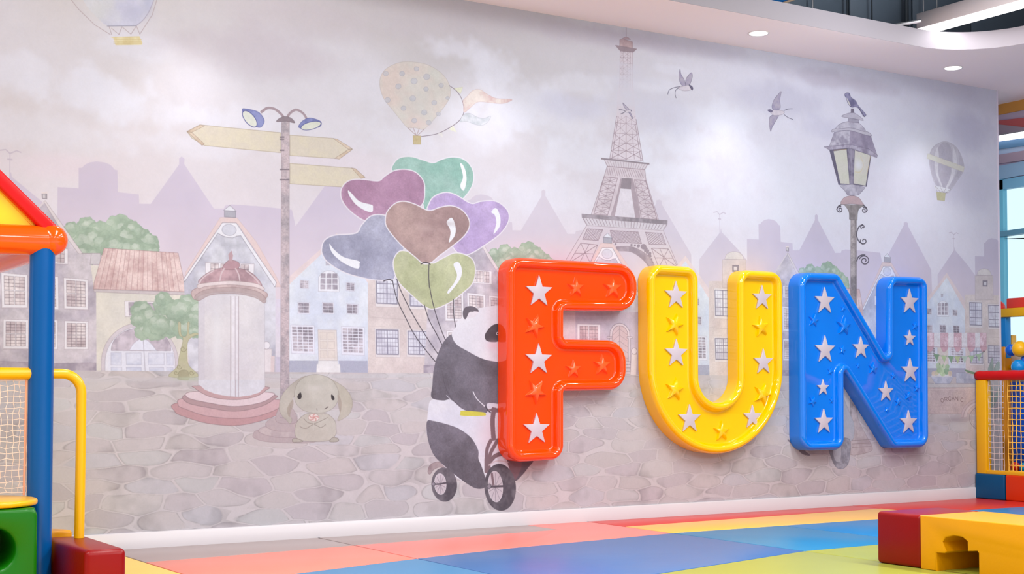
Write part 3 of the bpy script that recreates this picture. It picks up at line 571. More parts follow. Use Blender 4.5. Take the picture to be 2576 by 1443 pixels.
# ---- street lantern with a bird on top
K=Tile(2060,220,2.885)
fill(K('230,955 272,955 274,2420 228,2420'),(150,142,142),(178,168,166),g=.2,gm=.2,edge=(110,102,104),ea=.6)
fill(K('258,955 272,955 274,2420 262,2420'),(120,112,114),a=.35)
fill(smooth(K('240,2330 268,2330 290,2420 340,2520 385,2600 370,2640 240,2665 220,2600')),(186,172,170),(198,186,184),g=.1,edge=(140,126,124),ea=.6)
for y in (2560,2585,2610): stroke(K('240,%d 380,%d'%(y,y-8)),1.4,(150,136,134),.8)
fill(np.vstack([smooth(K('158,848 180,850 200,870 218,905 220,955'),False),K('278,962'),smooth(K('280,915 290,880 325,858 320,850'),False)]),(138,130,130),(158,150,148),edge=(96,90,92))
fill(smooth(K('160,845 175,805 210,788 250,785 290,800 315,835 322,852 240,843')),(206,178,180),(192,168,170),edge=(120,106,110))
fill(K('185,745 150,712 240,700 335,725 315,750 290,778 240,785 205,778'),(176,170,184),(196,190,200),g=.2,edge=(100,92,108))
fill(K('75,450 220,435 378,490 345,718 240,700 142,705'),(112,106,124),g=.2,edge=(96,90,106))
fill(K('105,462 200,448 222,700 155,695'),(218,216,200),(212,208,196)); fill(K('260,455 372,490 338,712 250,695'),(218,216,200),(212,206,196))
soft(2060+285/2.885,220+560/2.885,12,16,(230,228,236),.8); stroke(K('300,500 322,560 300,610 262,610'),1.4,(226,200,140),.7,sm=True)
stroke(K('108,455 200,447'),2,(222,184,120),.5); stroke(K('374,492 345,640'),2,(222,190,130),.5)
fill(K('205,440 258,440 250,700 222,700'),(128,120,138),(156,148,164),edge=(96,90,106)); stroke(K('232,440 238,700'),1,(200,194,206),.6)
fill(K('35,430 75,425 230,410 360,445 425,490 420,508 370,490 225,438 75,452'),(160,150,168),(184,176,190),g=.2,edge=(98,90,108))
fill(K('110,325 225,305 375,348 420,485 360,445 225,412 75,425'),(170,162,178),(196,190,200),g=.2,edge=(98,90,108)); fill(K('225,305 375,348 418,480 360,445 222,412'),(146,134,156),a=.6)
fill(smooth(K('92,322 110,300 230,292 350,320 382,350 340,345 225,312 130,315')),(200,194,204),edge=(98,90,108))
fill(smooth(K('125,300 150,265 200,248 260,246 305,270 335,318 230,293')),(186,180,194),(204,198,208),edge=(98,90,108))
fill(K('213,225 288,230 292,255 210,248'),(176,170,184),edge=(98,90,108)); fill(smooth(K('165,210 200,190 250,183 290,205 322,238 250,225')),(196,190,202),edge=(98,90,108)); fill(K('232,152 252,152 256,183 230,183'),(128,120,136))
for (cx,cy,r,a0,tn,sg) in ((152,885,25,-70,1.45,-1),(328,890,22,-110,1.45,1),(318,1010,17,120,1.1,1),(325,1112,26,-160,1.15,-1),(330,1255,38,-160,1.6,1)):
    t=np.linspace(0,1,34); rr_=r*(1-.78*t); th=np.radians(a0)+sg*tn*2*np.pi*t
    stroke(np.stack([2060+(cx+rr_*np.cos(th))/2.885,220+(cy+rr_*np.sin(th))/2.885],1),3.0,(100,94,104),1)
for s in ('160,850 140,862 128,885','318,852 342,870 350,892','318,993 290,1010 275,1050 275,1080 290,1115 320,1136','275,1258 285,1230 310,1215 335,1214'): stroke(K(s),3.4,(100,94,104),1,sm=True)
fill(smooth(K('185,52 200,38 222,42 232,70 265,95 285,130 320,170 342,198 322,208 290,155 265,140 235,142 210,115 198,80')),(124,120,152),(152,148,176),g=.25,edge=(90,84,108)); fill(smooth(K('200,75 212,90 230,130 215,120')),(222,216,210)); stroke(K('285,140 330,212'),2,(84,80,98),.9)
# ---- striped balloon at the right
soft(2350,380,50,34,(234,232,234),.8)
fill(smooth(K('900,392 960,405 1010,450 1045,530 1050,600 1000,680 930,765 850,710 810,600 800,500 830,430')),(214,210,216),(204,198,206),nz='b',g=.08,edge=(176,168,176),ea=.6)
for s in ('905,395 870,430 845,500 860,640 890,720 930,720 950,640 965,500 950,420','810,500 812,600 850,700 875,712 840,600 835,500','1010,450 1045,540 1040,610 960,730 935,735 1000,620 1015,540'): fill(smooth(K(s)),(186,178,190),a=.55)
for s in ('860,430 840,500 850,620 885,712 895,712 865,620 870,500','970,420 1000,520 980,640 930,730 920,725 955,640 975,520'): fill(smooth(K(s)),(234,230,232),a=.8)
fill(K('790,478 1055,575 1048,612 782,512'),(232,230,216),(226,220,206),edge=(206,198,178),ea=.6)
fill(K('832,708 950,735 940,760 845,740'),(236,234,236)); 
for s in ('845,715 860,760','880,722 900,760','920,730 905,762','955,735 915,770','845,715 885,762'): stroke(K(s),1,(150,140,140),.8)
fill(K('852,755 918,765 912,822 858,815'),(206,200,166),(192,186,150),edge=(170,160,130),ea=.5)
# ---- flower and vegetable cart marked ORGANIC
V=Tile(2330,700,3.606)
fill(V('-200,980 440,975 445,1225 -200,1228'),(214,196,190),(202,184,182),nz='b',g=.14,gm=.12,edge=(160,144,142),ea=.5); fill(V('440,975 560,980 560,1150 445,1225'),(210,194,190))
fill(V('-200,955 470,955 470,985 -200,990'),(206,202,200),edge=(160,152,152),ea=.5); stroke(V('-200,1008 440,1000'),1.3,(226,214,208),.7)
for s in ('-60,1060 60,1100','20,1165 200,1150','140,1190 380,1195'): stroke(V(s),1,(186,168,164),.4)
fill(V('40,888 245,890 215,952 80,952'),(186,190,206),(202,204,216),edge=(150,150,166)); fill(V('270,852 340,850 440,880 440,952 272,948'),(182,188,204),(200,204,214),edge=(150,150,166)); fill(V('340,905 440,905 440,950 340,950'),(166,172,190),a=.7)
fill(V('45,888 235,890'.replace(' ',' ')+' 232,880 48,878'),(226,224,222))
for x,y,r,c_ in ((65,860,18,(226,206,184)),(95,855,20,(220,214,180)),(120,830,26,(178,204,160)),(150,850,30,(190,212,170)),(185,840,26,(150,180,146)),(215,860,20,(222,206,184)),(110,790,24,(186,208,172)),(150,800,20,(196,214,178)),(190,800,20,(170,198,160))): fill(ell(2330+x/3.606,700+y/3.606,r/3.606,r/3.606*1.2,12),c_,g=.3,a=.9)
for s in ('118,775 130,750 120,782','150,800 155,770 146,802','350,825 440,850 445,868 380,855'): fill(smooth(V(s)),(130,160,130))
for k in range(6):
    x0=-120+k*122; red=True
    for (a,b,cc) in ((0,72,(236,232,234)),(72,132,(222,184,192))):
        fill(V('%d,492 %d,492 %d,625 %d,625'%(x0-68+a,x0-68+b,x0-68+b,x0-68+a)),cc,g=.1,gm=.12,a=.94) if x0+b<620 else None
for x0 in (-86,36,165,287,410,521):
    fill(V('%d,492 %d,492 %d,618 %d,618'%(x0-33,x0+33 if x0<500 else x0+24,x0+33 if x0<500 else x0+24,x0-33)),(222,186,194),(232,210,216),g=.15,gm=.2,edge=(190,150,160),ea=.35)
    p=np.vstack([V('%d,618'%(x0-33)),smooth(V('%d,625 %d,658 %d,662 %d,650 %d,620'%(x0-33,x0-18,x0,x0+20,x0+33)),False)]); fill(p,(216,176,184),g=.1,edge=(186,146,156),ea=.5)
stroke(V('-120,620 500,622'),1.3,(180,150,158),.8); stroke(V('522,665 528,830'),2.4,(190,184,184),.8); fill(V('512,655 535,655 532,668 515,668'),(150,130,130))
stroke(V('60,678 150,705 260,712 380,708 520,672'),1.5,(150,172,150),.9,sm=True)
for x,y,c_ in ((92,695,(140,172,140)),(160,705,(186,206,160)),(222,710,(142,172,142)),(282,712,(196,208,160)),(345,712,(196,216,200)),(408,705,(176,206,166)),(475,692,(176,200,170))):
    fill(V('%d,%d %d,%d %d,%d'%(x-26,y-8,x+26,y-6,x+4,y+58)),c_,edge=(150,170,150),ea=.4,ew=1)
for s in ('560,830 575,780 598,720 608,760 605,830','610,840 625,790 655,750 670,790 650,840'): fill(smooth(V(s)),(164,178,168),(178,190,180),edge=(140,154,146),ea=.6)
for s in ('548,985 570,1050 575,1160 600,1160 605,1050 590,980','600,1160 620,1070 665,990 655,1060 625,1130'): fill(smooth(V(s)),(166,182,170),(180,194,182),edge=(140,156,146),ea=.6)
t=np.radians(np.linspace(180,275,24)); arc=lambda rx,ry:np.stack([2330+(500+rx*np.cos(t))/3.606,700+(1260+ry*np.sin(t))/3.606],1)
fill(np.vstack([arc(185,175),arc(165,150)[::-1]]),(206,190,192),edge=(160,146,150)); fill(np.vstack([arc(160,146),arc(135,125)[::-1]]),(216,204,204),edge=(170,156,160))
stroke(ell(2330+510/3.606,700+1265/3.606,33,30,40),2.6,(164,156,158),.9,closed=True); stroke(ell(2330+510/3.606,700+1265/3.606,29,27,40),1.2,(176,168,170),.9,closed=True)
for k in range(16):
    a=k*np.pi/8; stroke([[2330+510/3.606,700+1265/3.606],[2330+510/3.606+29*np.cos(a),700+1265/3.606+27*np.sin(a)]],.9,(176,168,170),.8)
soft(2400,1055,45,8,(176,166,168),.7); soft(2350,1075,10,8,(180,170,170),.6)
F={'O':'1,0 .3,0 0,.3 0,.7 .3,1 .7,1 1,.7 1,.3 .7,0 .3,0','R':'0,1 0,0 .7,0 1,.2 .7,.5 0,.5|.5,.5 1,1','G':'1,.2 .7,0 .3,0 0,.3 0,.7 .3,1 .8,1 1,.6 .6,.6','A':'0,1 .5,0 1,1|.2,.65 .8,.65','N':'0,1 0,0 1,1 1,0','I':'.5,0 .5,1','C':'1,.2 .7,0 .3,0 0,.3 0,.7 .3,1 .7,1 1,.8'}
xw=[(130,1090),(166,1079),(200,1073),(232,1069),(264,1071),(295,1077),(314,1082)]
for ch,(x,y) in zip('ORGANIC',xw):
    w_=5 if ch=='I' else 23
    for part in F[ch].split('|'):
        p=np.array([[float(v) for v in q.split(',')] for q in part.split()]); p=p[1:] if ch=='O' else p
        ang=np.radians((x-235)*.09); c_,s_=np.cos(ang),np.sin(ang)
        q=np.stack([p[:,0]*w_*c_-p[:,1]*34*s_,p[:,0]*w_*s_+p[:,1]*34*c_],1)+[x,y]
        stroke(q/3.606+[2330,700],1.7,(134,112,112),.85)
# ---- parked scooter half hidden behind the last letter
N_=Tile(1932,1083,4.0)
fill(smooth(N_('200,100 230,100 420,240 350,235 290,180')),(120,112,122),a=.8)
fill(smooth(Tile(1960,880,4.81)('85,880 110,840 160,820 400,830 420,1090 200,1120 110,1000')),(196,194,198),edge=(150,150,156),ea=.5)
fill(smooth(Tile(1960,880,4.81)('700,500 760,540 860,780 905,900 900,1060 840,1110 780,1090 680,1000')),(198,196,202),(182,184,190),edge=(140,140,148),ea=.6)
fill(smooth(Tile(1960,880,4.81)('600,1200 620,1120 720,1080 800,1060 860,1100 860,1240 835,1370 780,1430 720,1435 670,1390 630,1300')),(140,140,148),(166,166,174),g=.15,edge=(104,104,112))
fill(smooth(Tile(1960,880,4.81)('655,1230 690,1150 740,1160 745,1280 725,1350 680,1330')),(186,186,192),a=.9,edge=(210,210,214))
CV=np.clip(CV,0,1)*np.array((.972,.99,1.03))
from mathutils.geometry import tessellate_polygon
# ------------------------------------------------------------------ helpers
def lin(c): return tuple(((v/255)/12.92 if v/255<=.04045 else ((v/255+.055)/1.055)**2.4) for v in c)
MATS={}
def mat(name,rgb,rough=.4,spec=.5,coat=0,bump=0,bscale=60,var=0,emit=0,metal=0,trans=0):
    if name in MATS: return MATS[name]
    m=bpy.data.materials.new(name); m.use_nodes=True; nt=m.node_tree; b=nt.nodes['Principled BSDF']
    c=(*lin(rgb),1); b.inputs['Base Color'].default_value=c; b.inputs['Roughness'].default_value=rough
    b.inputs['Specular IOR Level'].default_value=spec; b.inputs['Coat Weight'].default_value=coat; b.inputs['Coat Roughness'].default_value=.04; b.inputs['Metallic'].default_value=metal
    b.inputs['Transmission Weight'].default_value=trans
    tc=nt.nodes.new('ShaderNodeTexCoord')
    if var:
        n=nt.nodes.new('ShaderNodeTexNoise'); n.inputs['Scale'].default_value=5; n.inputs['Detail'].default_value=4; nt.links.new(tc.outputs['Object'],n.inputs['Vector'])
        mx=nt.nodes.new('ShaderNodeMix'); mx.data_type='RGBA'; mx.inputs[6].default_value=tuple(v*(1-var) for v in c[:3])+(1,); mx.inputs[7].default_value=tuple(min(v*(1+var),1) for v in c[:3])+(1,)
        nt.links.new(n.outputs['Fac'],mx.inputs[0]); nt.links.new(mx.outputs[2],b.inputs['Base Color'])
    if bump:
        n=nt.nodes.new('ShaderNodeTexNoise'); n.inputs['Scale'].default_value=bscale; n.inputs['Detail'].default_value=3; nt.links.new(tc.outputs['Object'],n.inputs['Vector'])
        bp=nt.nodes.new('ShaderNodeBump'); bp.inputs['Strength'].default_value=bump; bp.inputs['Distance'].default_value=.01; nt.links.new(n.outputs['Fac'],bp.inputs['Height']); nt.links.new(bp.outputs['Normal'],b.inputs['Normal'])
    if emit: b.inputs['Emission Color'].default_value=c; b.inputs['Emission Strength'].default_value=emit
    MATS[name]=m; return m
def link(name,me,m,parent=None):
    o=bpy.data.objects.new(name,me); COL.objects.link(o)
    if m: me.materials.append(m)
    if parent: o.parent=parent
    return o
def mesh(name,v,f,m,parent=None,smooth_=False):
    me=bpy.data.meshes.new(name); me.from_pydata([tuple(map(float,p)) for p in v],[],f); me.update()
    bm=bmesh.new(); bm.from_mesh(me); bmesh.ops.recalc_face_normals(bm,faces=bm.faces); bm.to_mesh(me); bm.free()
    if smooth_:
        for p in me.polygons: p.use_smooth=True
    o=link(name,me,m,parent)
    if smooth_=='angle':
        for p in me.polygons: p.use_smooth=True
        me.set_sharp_from_angle(angle=math.radians(38))
    return o
def frombm(name,bm,m,parent=None,ang=38):
    bmesh.ops.recalc_face_normals(bm,faces=bm.faces)
    me=bpy.data.meshes.new(name); bm.to_mesh(me); bm.free()
    for p in me.polygons: p.use_smooth=True
    me.set_sharp_from_angle(angle=math.radians(ang))
    return link(name,me,m,parent)
def box(name,x0,x1,y0,y1,z0,z1,m,parent=None,bev=0,seg=3):
    bm=bmesh.new(); bmesh.ops.create_cube(bm,size=1)
    for v in bm.verts: v.co=((x0+x1)/2+v.co.x*(x1-x0),(y0+y1)/2+v.co.y*(y1-y0),(z0+z1)/2+v.co.z*(z1-z0))
    if bev: bmesh.ops.bevel(bm,geom=bm.edges[:],offset=bev,segments=seg,profile=.5,affect='EDGES')
    return frombm(name,bm,m,parent,50 if bev else 30)
def prism(name,pts,axis,a,b,m,parent=None,bev=0,seg=2):
    """polygon of 2-D points extruded along an axis (0 x,1 y,2 z) from a to b"""
    def P(p,t):
        return {0:(t,p[0],p[1]),1:(p[0],t,p[1]),2:(p[0],p[1],t)}[axis]
    bm=bmesh.new(); va=[bm.verts.new(P(p,a)) for p in pts]; vb=[bm.verts.new(P(p,b)) for p in pts]; n=len(pts)
    bm.faces.new(va); bm.faces.new(vb[::-1])
    for i in range(n): bm.faces.new((va[i],vb[i],vb[(i+1)%n],va[(i+1)%n]))
    bmesh.ops.recalc_face_normals(bm,faces=bm.faces)
    if bev: bmesh.ops.bevel(bm,geom=bm.edges[:],offset=bev,segments=seg,profile=.5,affect='EDGES')
    return frombm(name,bm,m,parent,50)
def tube_into(V,F,path,r,n=8,caps=True):
    path=[Vector(p) for p in path]; base=len(V); up=Vector((0,0,1)); N=len(path); ref=None
    for i,p in enumerate(path):
        d=(path[min(i+1,N-1)]-path[max(i-1,0)]).normalized()
        if ref is None: ref=d.orthogonal().normalized()
        ref=(ref-d*ref.dot(d)).normalized(); bi=d.cross(ref)
        for k in range(n):
            a=2*math.pi*k/n; V.append(p+ref*(r*math.cos(a))+bi*(r*math.sin(a)))
    for i in range(N-1):
        for k in range(n): F.append((base+i*n+k,base+i*n+(k+1)%n,base+(i+1)*n+(k+1)%n,base+(i+1)*n+k))
    if caps: F.append(tuple(base+k for k in range(n))[::-1]); F.append(tuple(base+(N-1)*n+k for k in range(n)))
def tube(name,path,r,m,parent=None,n=20):
    V=[];F=[]; tube_into(V,F,path,r,n); return mesh(name,V,F,m,parent,'angle')
def ball(name,c,r,m,parent=None,seg=20,ring=12,sc=(1,1,1)):
    bm=bmesh.new(); bmesh.ops.create_uvsphere(bm,u_segments=seg,v_segments=ring,radius=r)
    for v in bm.verts: v.co=Vector((v.co.x*sc[0],v.co.y*sc[1],v.co.z*sc[2]))+Vector(c)
    return frombm(name,bm,m,parent,80)
def thing(name,label,cat,loc=(0,0,0),group=None):
    o=bpy.data.objects.new(name,None); COL.objects.link(o); o.location=(0,0,0); o['label']=label; o['category']=cat
    if group: o['group']=group
    return o
def tag(o,label,cat,group=None):
    o['label']=label; o['category']=cat
    if group: o['group']=group
    return o
def struct(o): o['kind']='structure'; return o
# ------------------------------------------------------------------ materials
WHITE=mat('white_paint',(226,220,222),.5,bump=.03,bscale=200)
CEIL=mat('ceiling_paint',(246,234,238),.7,bump=.04,bscale=120)
FASC=mat('fascia_paint',(164,156,164),.6,bump=.03,bscale=120)
DARK=mat('dark_panel',(104,118,132),.6,var=.08)
ORANGE=mat('orange_gloss',(255,72,0),.045,.8); YEL=mat('yellow_gloss',(250,196,0),.045,.8); BLUE=mat('blue_gloss',(0,122,234),.045,.8)
STAR=mat('star_white',(200,188,198),.35,var=.02)
STO=mat('star_orange',(255,96,40),.15,.5)
RED_V=mat('red_vinyl',(134,1,3),.32,.3,bump=.05,bscale=90,var=.05); GRN_V=mat('green_vinyl',(16,104,8),.30,.3,bump=.05,bscale=90,var=.05)
YEL_V=mat('yellow_vinyl',(222,150,0),.30,.35,bump=.05,bscale=90,var=.04); BLU_V=mat('blue_vinyl',(0,72,116),.42,.25,bump=.05,bscale=90,var=.05); ORG_V=mat('orange_vinyl',(206,52,8),.42,.25,bump=.05,bscale=90,var=.05)
P_BLUE=mat('blue_plastic',(0,80,150),.22,.3,var=.04); P_YEL=mat('yellow_plastic',(232,172,2),.25,var=.04); P_ORG=mat('orange_plastic',(236,82,4),.12,.5,var=.04); P_RED=mat('red_plastic',(198,4,8),.3,.3,var=.05)
CORD=mat('net_cord',(222,196,180),.8,var=.08); CORD_Y=mat('net_cord_yellow',(246,190,70),.7,var=.1); CORD_O=mat('net_cord_orange',(240,140,90),.7,var=.1); CORD_W=mat('net_cord_pale',(222,206,200),.8,var=.05)
LAMP=mat('lamp_glow',(255,252,250),.5,emit=1.8)
STEEL=mat('brushed_metal',(190,188,190),.35,metal=.7)
SKYB=mat('teal_frame',(120,200,226),.4)
# ------------------------------------------------------------------ the room
struct(prism('floor',[(-4,-11),(12,-11),(12,4),(-4,4)],2,-.12,-.032,mat('floor_base',(222,216,216),.6,var=.1)))
struct(box('wall_back',-1.2,8.585,.006,.14,-.03,3.0,WHITE))
# the mural: a printed vinyl sheet glued to the wall
ME=bpy.data.images.new('mural_print',CW,CH); 
buf=np.ones((CH,CW,4),np.float32); buf[...,:3]=np.clip(CV[::-1]*MURAL_GAIN,0,1); ME.pixels.foreach_set(buf.ravel()); ME.update(); ME.pack()
mm=bpy.data.materials.new('mural_vinyl'); mm.use_nodes=True; nt=mm.node_tree; bs=nt.nodes['Principled BSDF']
im=nt.nodes.new('ShaderNodeTexImage'); im.image=ME; im.interpolation='Cubic'; uvn=nt.nodes.new('ShaderNodeUVMap'); uvn.uv_map='UVMap'
nt.links.new(uvn.outputs[0],im.inputs[0]); nt.links.new(im.outputs[0],bs.inputs['Base Color']); bs.inputs['Roughness'].default_value=.55; bs.inputs['Specular IOR Level'].default_value=.25
nn=nt.nodes.new('ShaderNodeTexNoise'); nn.inputs['Scale'].default_value=260; bp=nt.nodes.new('ShaderNodeBump'); bp.inputs['Strength'].default_value=.03; nt.links.new(nn.outputs['Fac'],bp.inputs['Height']); nt.links.new(bp.outputs['Normal'],bs.inputs['Normal'])
mu=box('mural',MX0,MX1,0,.005,.076,3.0,mm)
uv=mu.data.uv_layers.new(name='UVMap')
for lp in mu.data.loops:
    c=mu.data.vertices[lp.vertex_index].co; uv.data[lp.index].uv=((c.x-MX0)/(MX1-MX0),c.z/MZ1)
tag(mu,'pale watercolour wall mural of an old town square with panda, rabbit, balloons and lattice tower','mural')
b=prism('baseboard_back',[(0,0),(-.012,0),(-.012,.074),(-.007,.079),(0,.079)],0,-1.2,8.585,mat('skirting_white',(208,204,208),.3,.4)); struct(b)
struct(box('trim_1',8.585,8.60,-.004,.14,0,3.0,mat('corner_trim',(214,206,222),.5)))
# soffit with a curved opening
edge=[(-4,-.62),(6.9,-.62),(7.12,-.6),(7.28,-.625),(7.42,-.69),(7.52,-.80),(7.565,-.95),(7.58,-1.15),(7.58,-11)]
edge=[(-4,-.62),(6.6,-.62)]+[(7.08+.5*math.sin(a),-1.12+.5*math.cos(a)) for a in [math.radians(t) for t in range(0,91,4)]]+[(7.58,-11)]
soff=edge+[(9.3,-11),(9.3,3.6),(-4,3.6)]
struct(prism('ceiling',soff,2,3.0,3.02,CEIL))
V=[];F=[]
for i,(x,y) in enumerate(edge): V+=[(x,y,3.0),(x,y,3.115),(x,y+.0 if 0 else y,3.115)]
nE=len(edge); fv=[]; ff=[]
for side in (-.004,.02):                                       # a thin fascia board wrapped round the opening
    for i,(x,y) in enumerate(edge):
        a=edge[max(i-1,0)]; c=edge[min(i+1,nE-1)]; d=Vector((c[0]-a[0],c[1]-a[1])).normalized(); nrm=Vector((-d.y,d.x))
        fv+=[(x+nrm.x*side,y+nrm.y*side,3.0005),(x+nrm.x*side,y+nrm.y*side,3.115)]
for i in range(nE-1):
    o2=2*nE
    ff+=[(2*i,2*i+1,2*i+3,2*i+2),(o2+2*i,o2+2*i+2,o2+2*i+3,o2+2*i+1),(2*i+1,o2+2*i+1,o2+2*i+3,2*i+3),(2*i,2*i+2,o2+2*i+2,o2+2*i)]
struct(mesh('trim_2',fv,ff,FASC,None,'angle'))
struct(box('ceiling_upper',-4,12,-11,3.6,4.6,4.7,mat('void_ceiling',(70,80,90),.7)))
w=struct(box('wall_upper',-4,9.3,.02,.12,3.02,4.6,mat('void_wall',(74,86,98),.7)))
x=-3.9
k=0
for xx_ in [4.6+.62*i for i in range(8)]:
    box('panel',xx_+.008,xx_+.612,-.0,.02,3.03,4.55,DARK,w,bev=.004,seg=1)
# right wall with coloured bands and windows
XR=9.02
def wy(px,py): p=at(px,py,0,XR); return p[1],p[2]
wr=struct(box('wall_right',XR+.02,XR+.14,-.6,2.2,2.42,3.0,mat('bulkhead_paint',(196,180,206),.6)))
HALL=mat('hall_paint',(206,200,206),.6)
struct(box('wall_right_lower',XR+.02,XR+.14,-.6,3.4,-.03,.5,HALL)); struct(box('wall_right_near',XR+.02,XR+.14,-11,-.6,-.03,4.6,mat('hall_dark',(84,80,88),.7)))
struct(box('wall_left',-4.1,-4,-11,.1,-.03,4.6,HALL)); struct(box('wall_front',-4.1,9.2,-11.1,-11,-.03,4.6,HALL)); struct(box('wall_far',8.6,9.2,3.4,3.5,-.03,3.0,HALL)); struct(box('wall_return',-1.2,-1.0,0,3.5,-.03,3.0,HALL) if False else box('wall_return_far',8.5,8.56,.14,3.5,-.03,3.0,HALL))
struct(box('wall_upper_right',XR+.02,XR+.14,-.6,3.6,3.02,4.6,HALL))
def band(name,pts,rgb,t=.012,par=None,e=0,rough=.5):
    q=[wy(*p) for p in pts]; return prism(name,q,0,XR+.02-t,XR+.0199,mat('band_%d_%d_%d'%rgb,rgb,rough,emit=e),par)
def ext(p,q,x):  # extend an edge line to column x
    return (x,p[1]+(q[1]-p[1])*(x-p[0])/(q[0]-p[0]))
XE=2780; XS=2480
def strip(name,y0a,y0b,y1a,y1b,rgb,t=.012,e=0): # left/right edge rows at px 2505 and 2576
    f=lambda a,b,x:a+(b-a)*(x-2505)/71.
    return band(name,[(XS,f(y0a,y0b,XS)),(XE,f(y0a,y0b,XE)),(XE,f(y1a,y1b,XE)),(XS,f(y1a,y1b,XS))],rgb,t,wr,e)
strip('stripe',256,240,289,275,(214,150,70))
band('stripe',[(2500,304),(XE,270),(XE,340),(2500,311)],(200,98,100),.012,wr)
strip('ledge',311,311,343,331,(178,164,178),.008)
strip('ledge',357,347,376,366,(88,128,164),.02)
strip('ledge',376,366,390,378,(176,196,224),.012)
strip('ledge',390,378,412,402,(170,150,166),.02)
strip('ledge',418,404,452,438,(150,184,214),.014)
lt=thing('linear_lamp','thin white linear lamp running along the striped bulkhead above the far window','lamp')
def strip2(name,y0a,y0b,y1a,y1b,m_,x0,x1,par,xs=2500):
    f=lambda a,b,x:a+(b-a)*(x-2505)/71.
    q=[wy(xs,f(y0a,y0b,xs)),wy(XE,f(y0a,y0b,XE)),wy(XE,f(y1a,y1b,XE)),wy(xs,f(y1a,y1b,xs))]
    return prism(name,q,0,x0,x1,m_,par)
strip2('housing',343,331,346,334,STEEL,XR-.06,XR+.0,lt); strip2('diffuser',346,334,357,347,mat('lamp_glow_soft',(250,250,255),.5,emit=1.6),XR-.055,XR-.005,lt)
wn=struct(bpy.data.objects.new('window_1',None)); COL.objects.link(wn)
def wq(name,pts,m_,x0=XR+.02,x1=XR+.07): return prism(name,[wy(*p) for p in pts],0,x0,x1,m_,wn)
f3=lambda a,b,x:a+(b-a)*(x-2512)/64.
def hbar(name,ya,yb,yc,yd,m_,x0=XR+.02,x1=XR+.07): return wq(name,[(2480,f3(ya,yb,2480)),(XE,f3(ya,yb,XE)),(XE,f3(yc,yd,XE)),(2480,f3(yc,yd,2480))],m_,x0,x1)
SK2=mat('blue_frame',(130,190,222),.35); SK3=mat('grey_frame',(96,150,176),.4)
hbar('window_frame',452,440,476,467,SK2); hbar('window_frame',582,573,595,586,SK3,XR+.0,XR+.06)
wq('mullion',[(2509,450),(2518,448),(2525,1010),(2513,1010)],mat('cyan_frame',(120,205,232),.35))
gl=mat('pane_glass',(236,250,255),.02,trans=1.0); 
wq('pane',[(2470,470),(XE,450),(XE,600),(2470,600)],gl,XR+.045,XR+.05); wq('pane',[(2470,600),(XE,590),(XE,1015),(2470,1015)],gl,XR+.045,XR+.05)
# recessed downlights
for i,(x,lab) in enumerate(((5.95,'round recessed downlight in the soffit nearer the middle of the wall'),(7.73,'round recessed downlight in the soffit near the right end of the mural'))):
    t=thing('downlight',lab,'downlight')
    V=[];F=[]; n=32
    for r_,z_ in ((.052,2.999),(.066,2.996),(.068,2.999)):
        for k in range(n): V.append((x+r_*math.cos(2*math.pi*k/n),-.33+r_*math.sin(2*math.pi*k/n),z_))
    for j in range(2):
        for k in range(n): F.append((j*n+k,j*n+(k+1)%n,(j+1)*n+(k+1)%n,(j+1)*n+k))
    mesh('trim_ring',V,F,mat('ring_white',(235,230,230),.3),t,True)
    prism('lens',[(x+.056*math.cos(2*math.pi*k/n),-.33+.056*math.sin(2*math.pi*k/n)) for k in range(n)],2,2.9955,2.9985,LAMP,t)
# pendant linear light
zp=3.15; p0=at(2345,82,2,zp); p1=at(2310,74,2,zp); xw_=abs(p0[0]-p1[0]); y0_=-.51
pt=thing('pendant_light','long white linear pendant light hanging in the dark ceiling opening','pendant light')
xa,xb=7.17,7.32; yb_,ya_=-.515,-2.3
box('housing',xa-.004,xb+.004,ya_,yb_+.004,zp+.004,zp+.105,mat('lamp_housing',(206,194,196),.4),pt,bev=.003,seg=1)
box('diffuser',xa,xb,ya_+.01,yb_,zp-.004,zp+.006,LAMP,pt)
for yy_ in (-.62,-1.9): tube('cable',[(xa+.07,yy_,zp+.1),(xa+.07,yy_,4.6)],.004,STEEL,pt,6)
tube('conduit',[(xa,-.55,zp+.05),(xa-.12,-.42,zp+.03),(xa-.3,-.2,zp+.0),(xa-.32,-.02,zp+.0)],.012,STEEL,pt,8)
for i,px in enumerate((2044,2323,2132,2193,2280)):
    q=at(px,40,1,-.06); nm=('pale','white','dark','dark','dark')[i]
    tag(tube('hanger_rod',[(q[0],-.06,3.03),(q[0],-.06,4.6)],(.006,.005,.007,.006,.016)[i],(STEEL,STEEL,mat('rod_dark',(50,58,66),.5))[0 if i<2 else 2]),('thin pale hanger rod in the ceiling opening, leftmost of the rods','thin white hanger rod beside the end of the pendant light','thin dark rod in the ceiling opening, second from the left','thin dark rod in the ceiling opening, third from the left','thick dark rod in the ceiling opening left of the pendant light')[i],'rod')
bp_=thing('blue_baffle','blue hanging ceiling baffle with a beige edge above the soffit','ceiling baffle')
q=[at(x_,y_,1,-.25) for x_,y_ in ((1938,12),(1942,-30),(2010,-30),(1998,1),(1952,14))]
prism('board',[(p[0],p[2]) for p in q],1,-.25,-.22,mat('baffle_blue',(10,100,170),.4),bp_)
tube('edge_strip',[(at(1952,15,1,-.26)[0],-.26,at(1952,15,1,-.26)[2]),(at(2012,-8,1,-.26)[0],-.26,at(2012,-8,1,-.26)[2])],.008,mat('beige_edge',(206,176,150),.5),bp_,8)
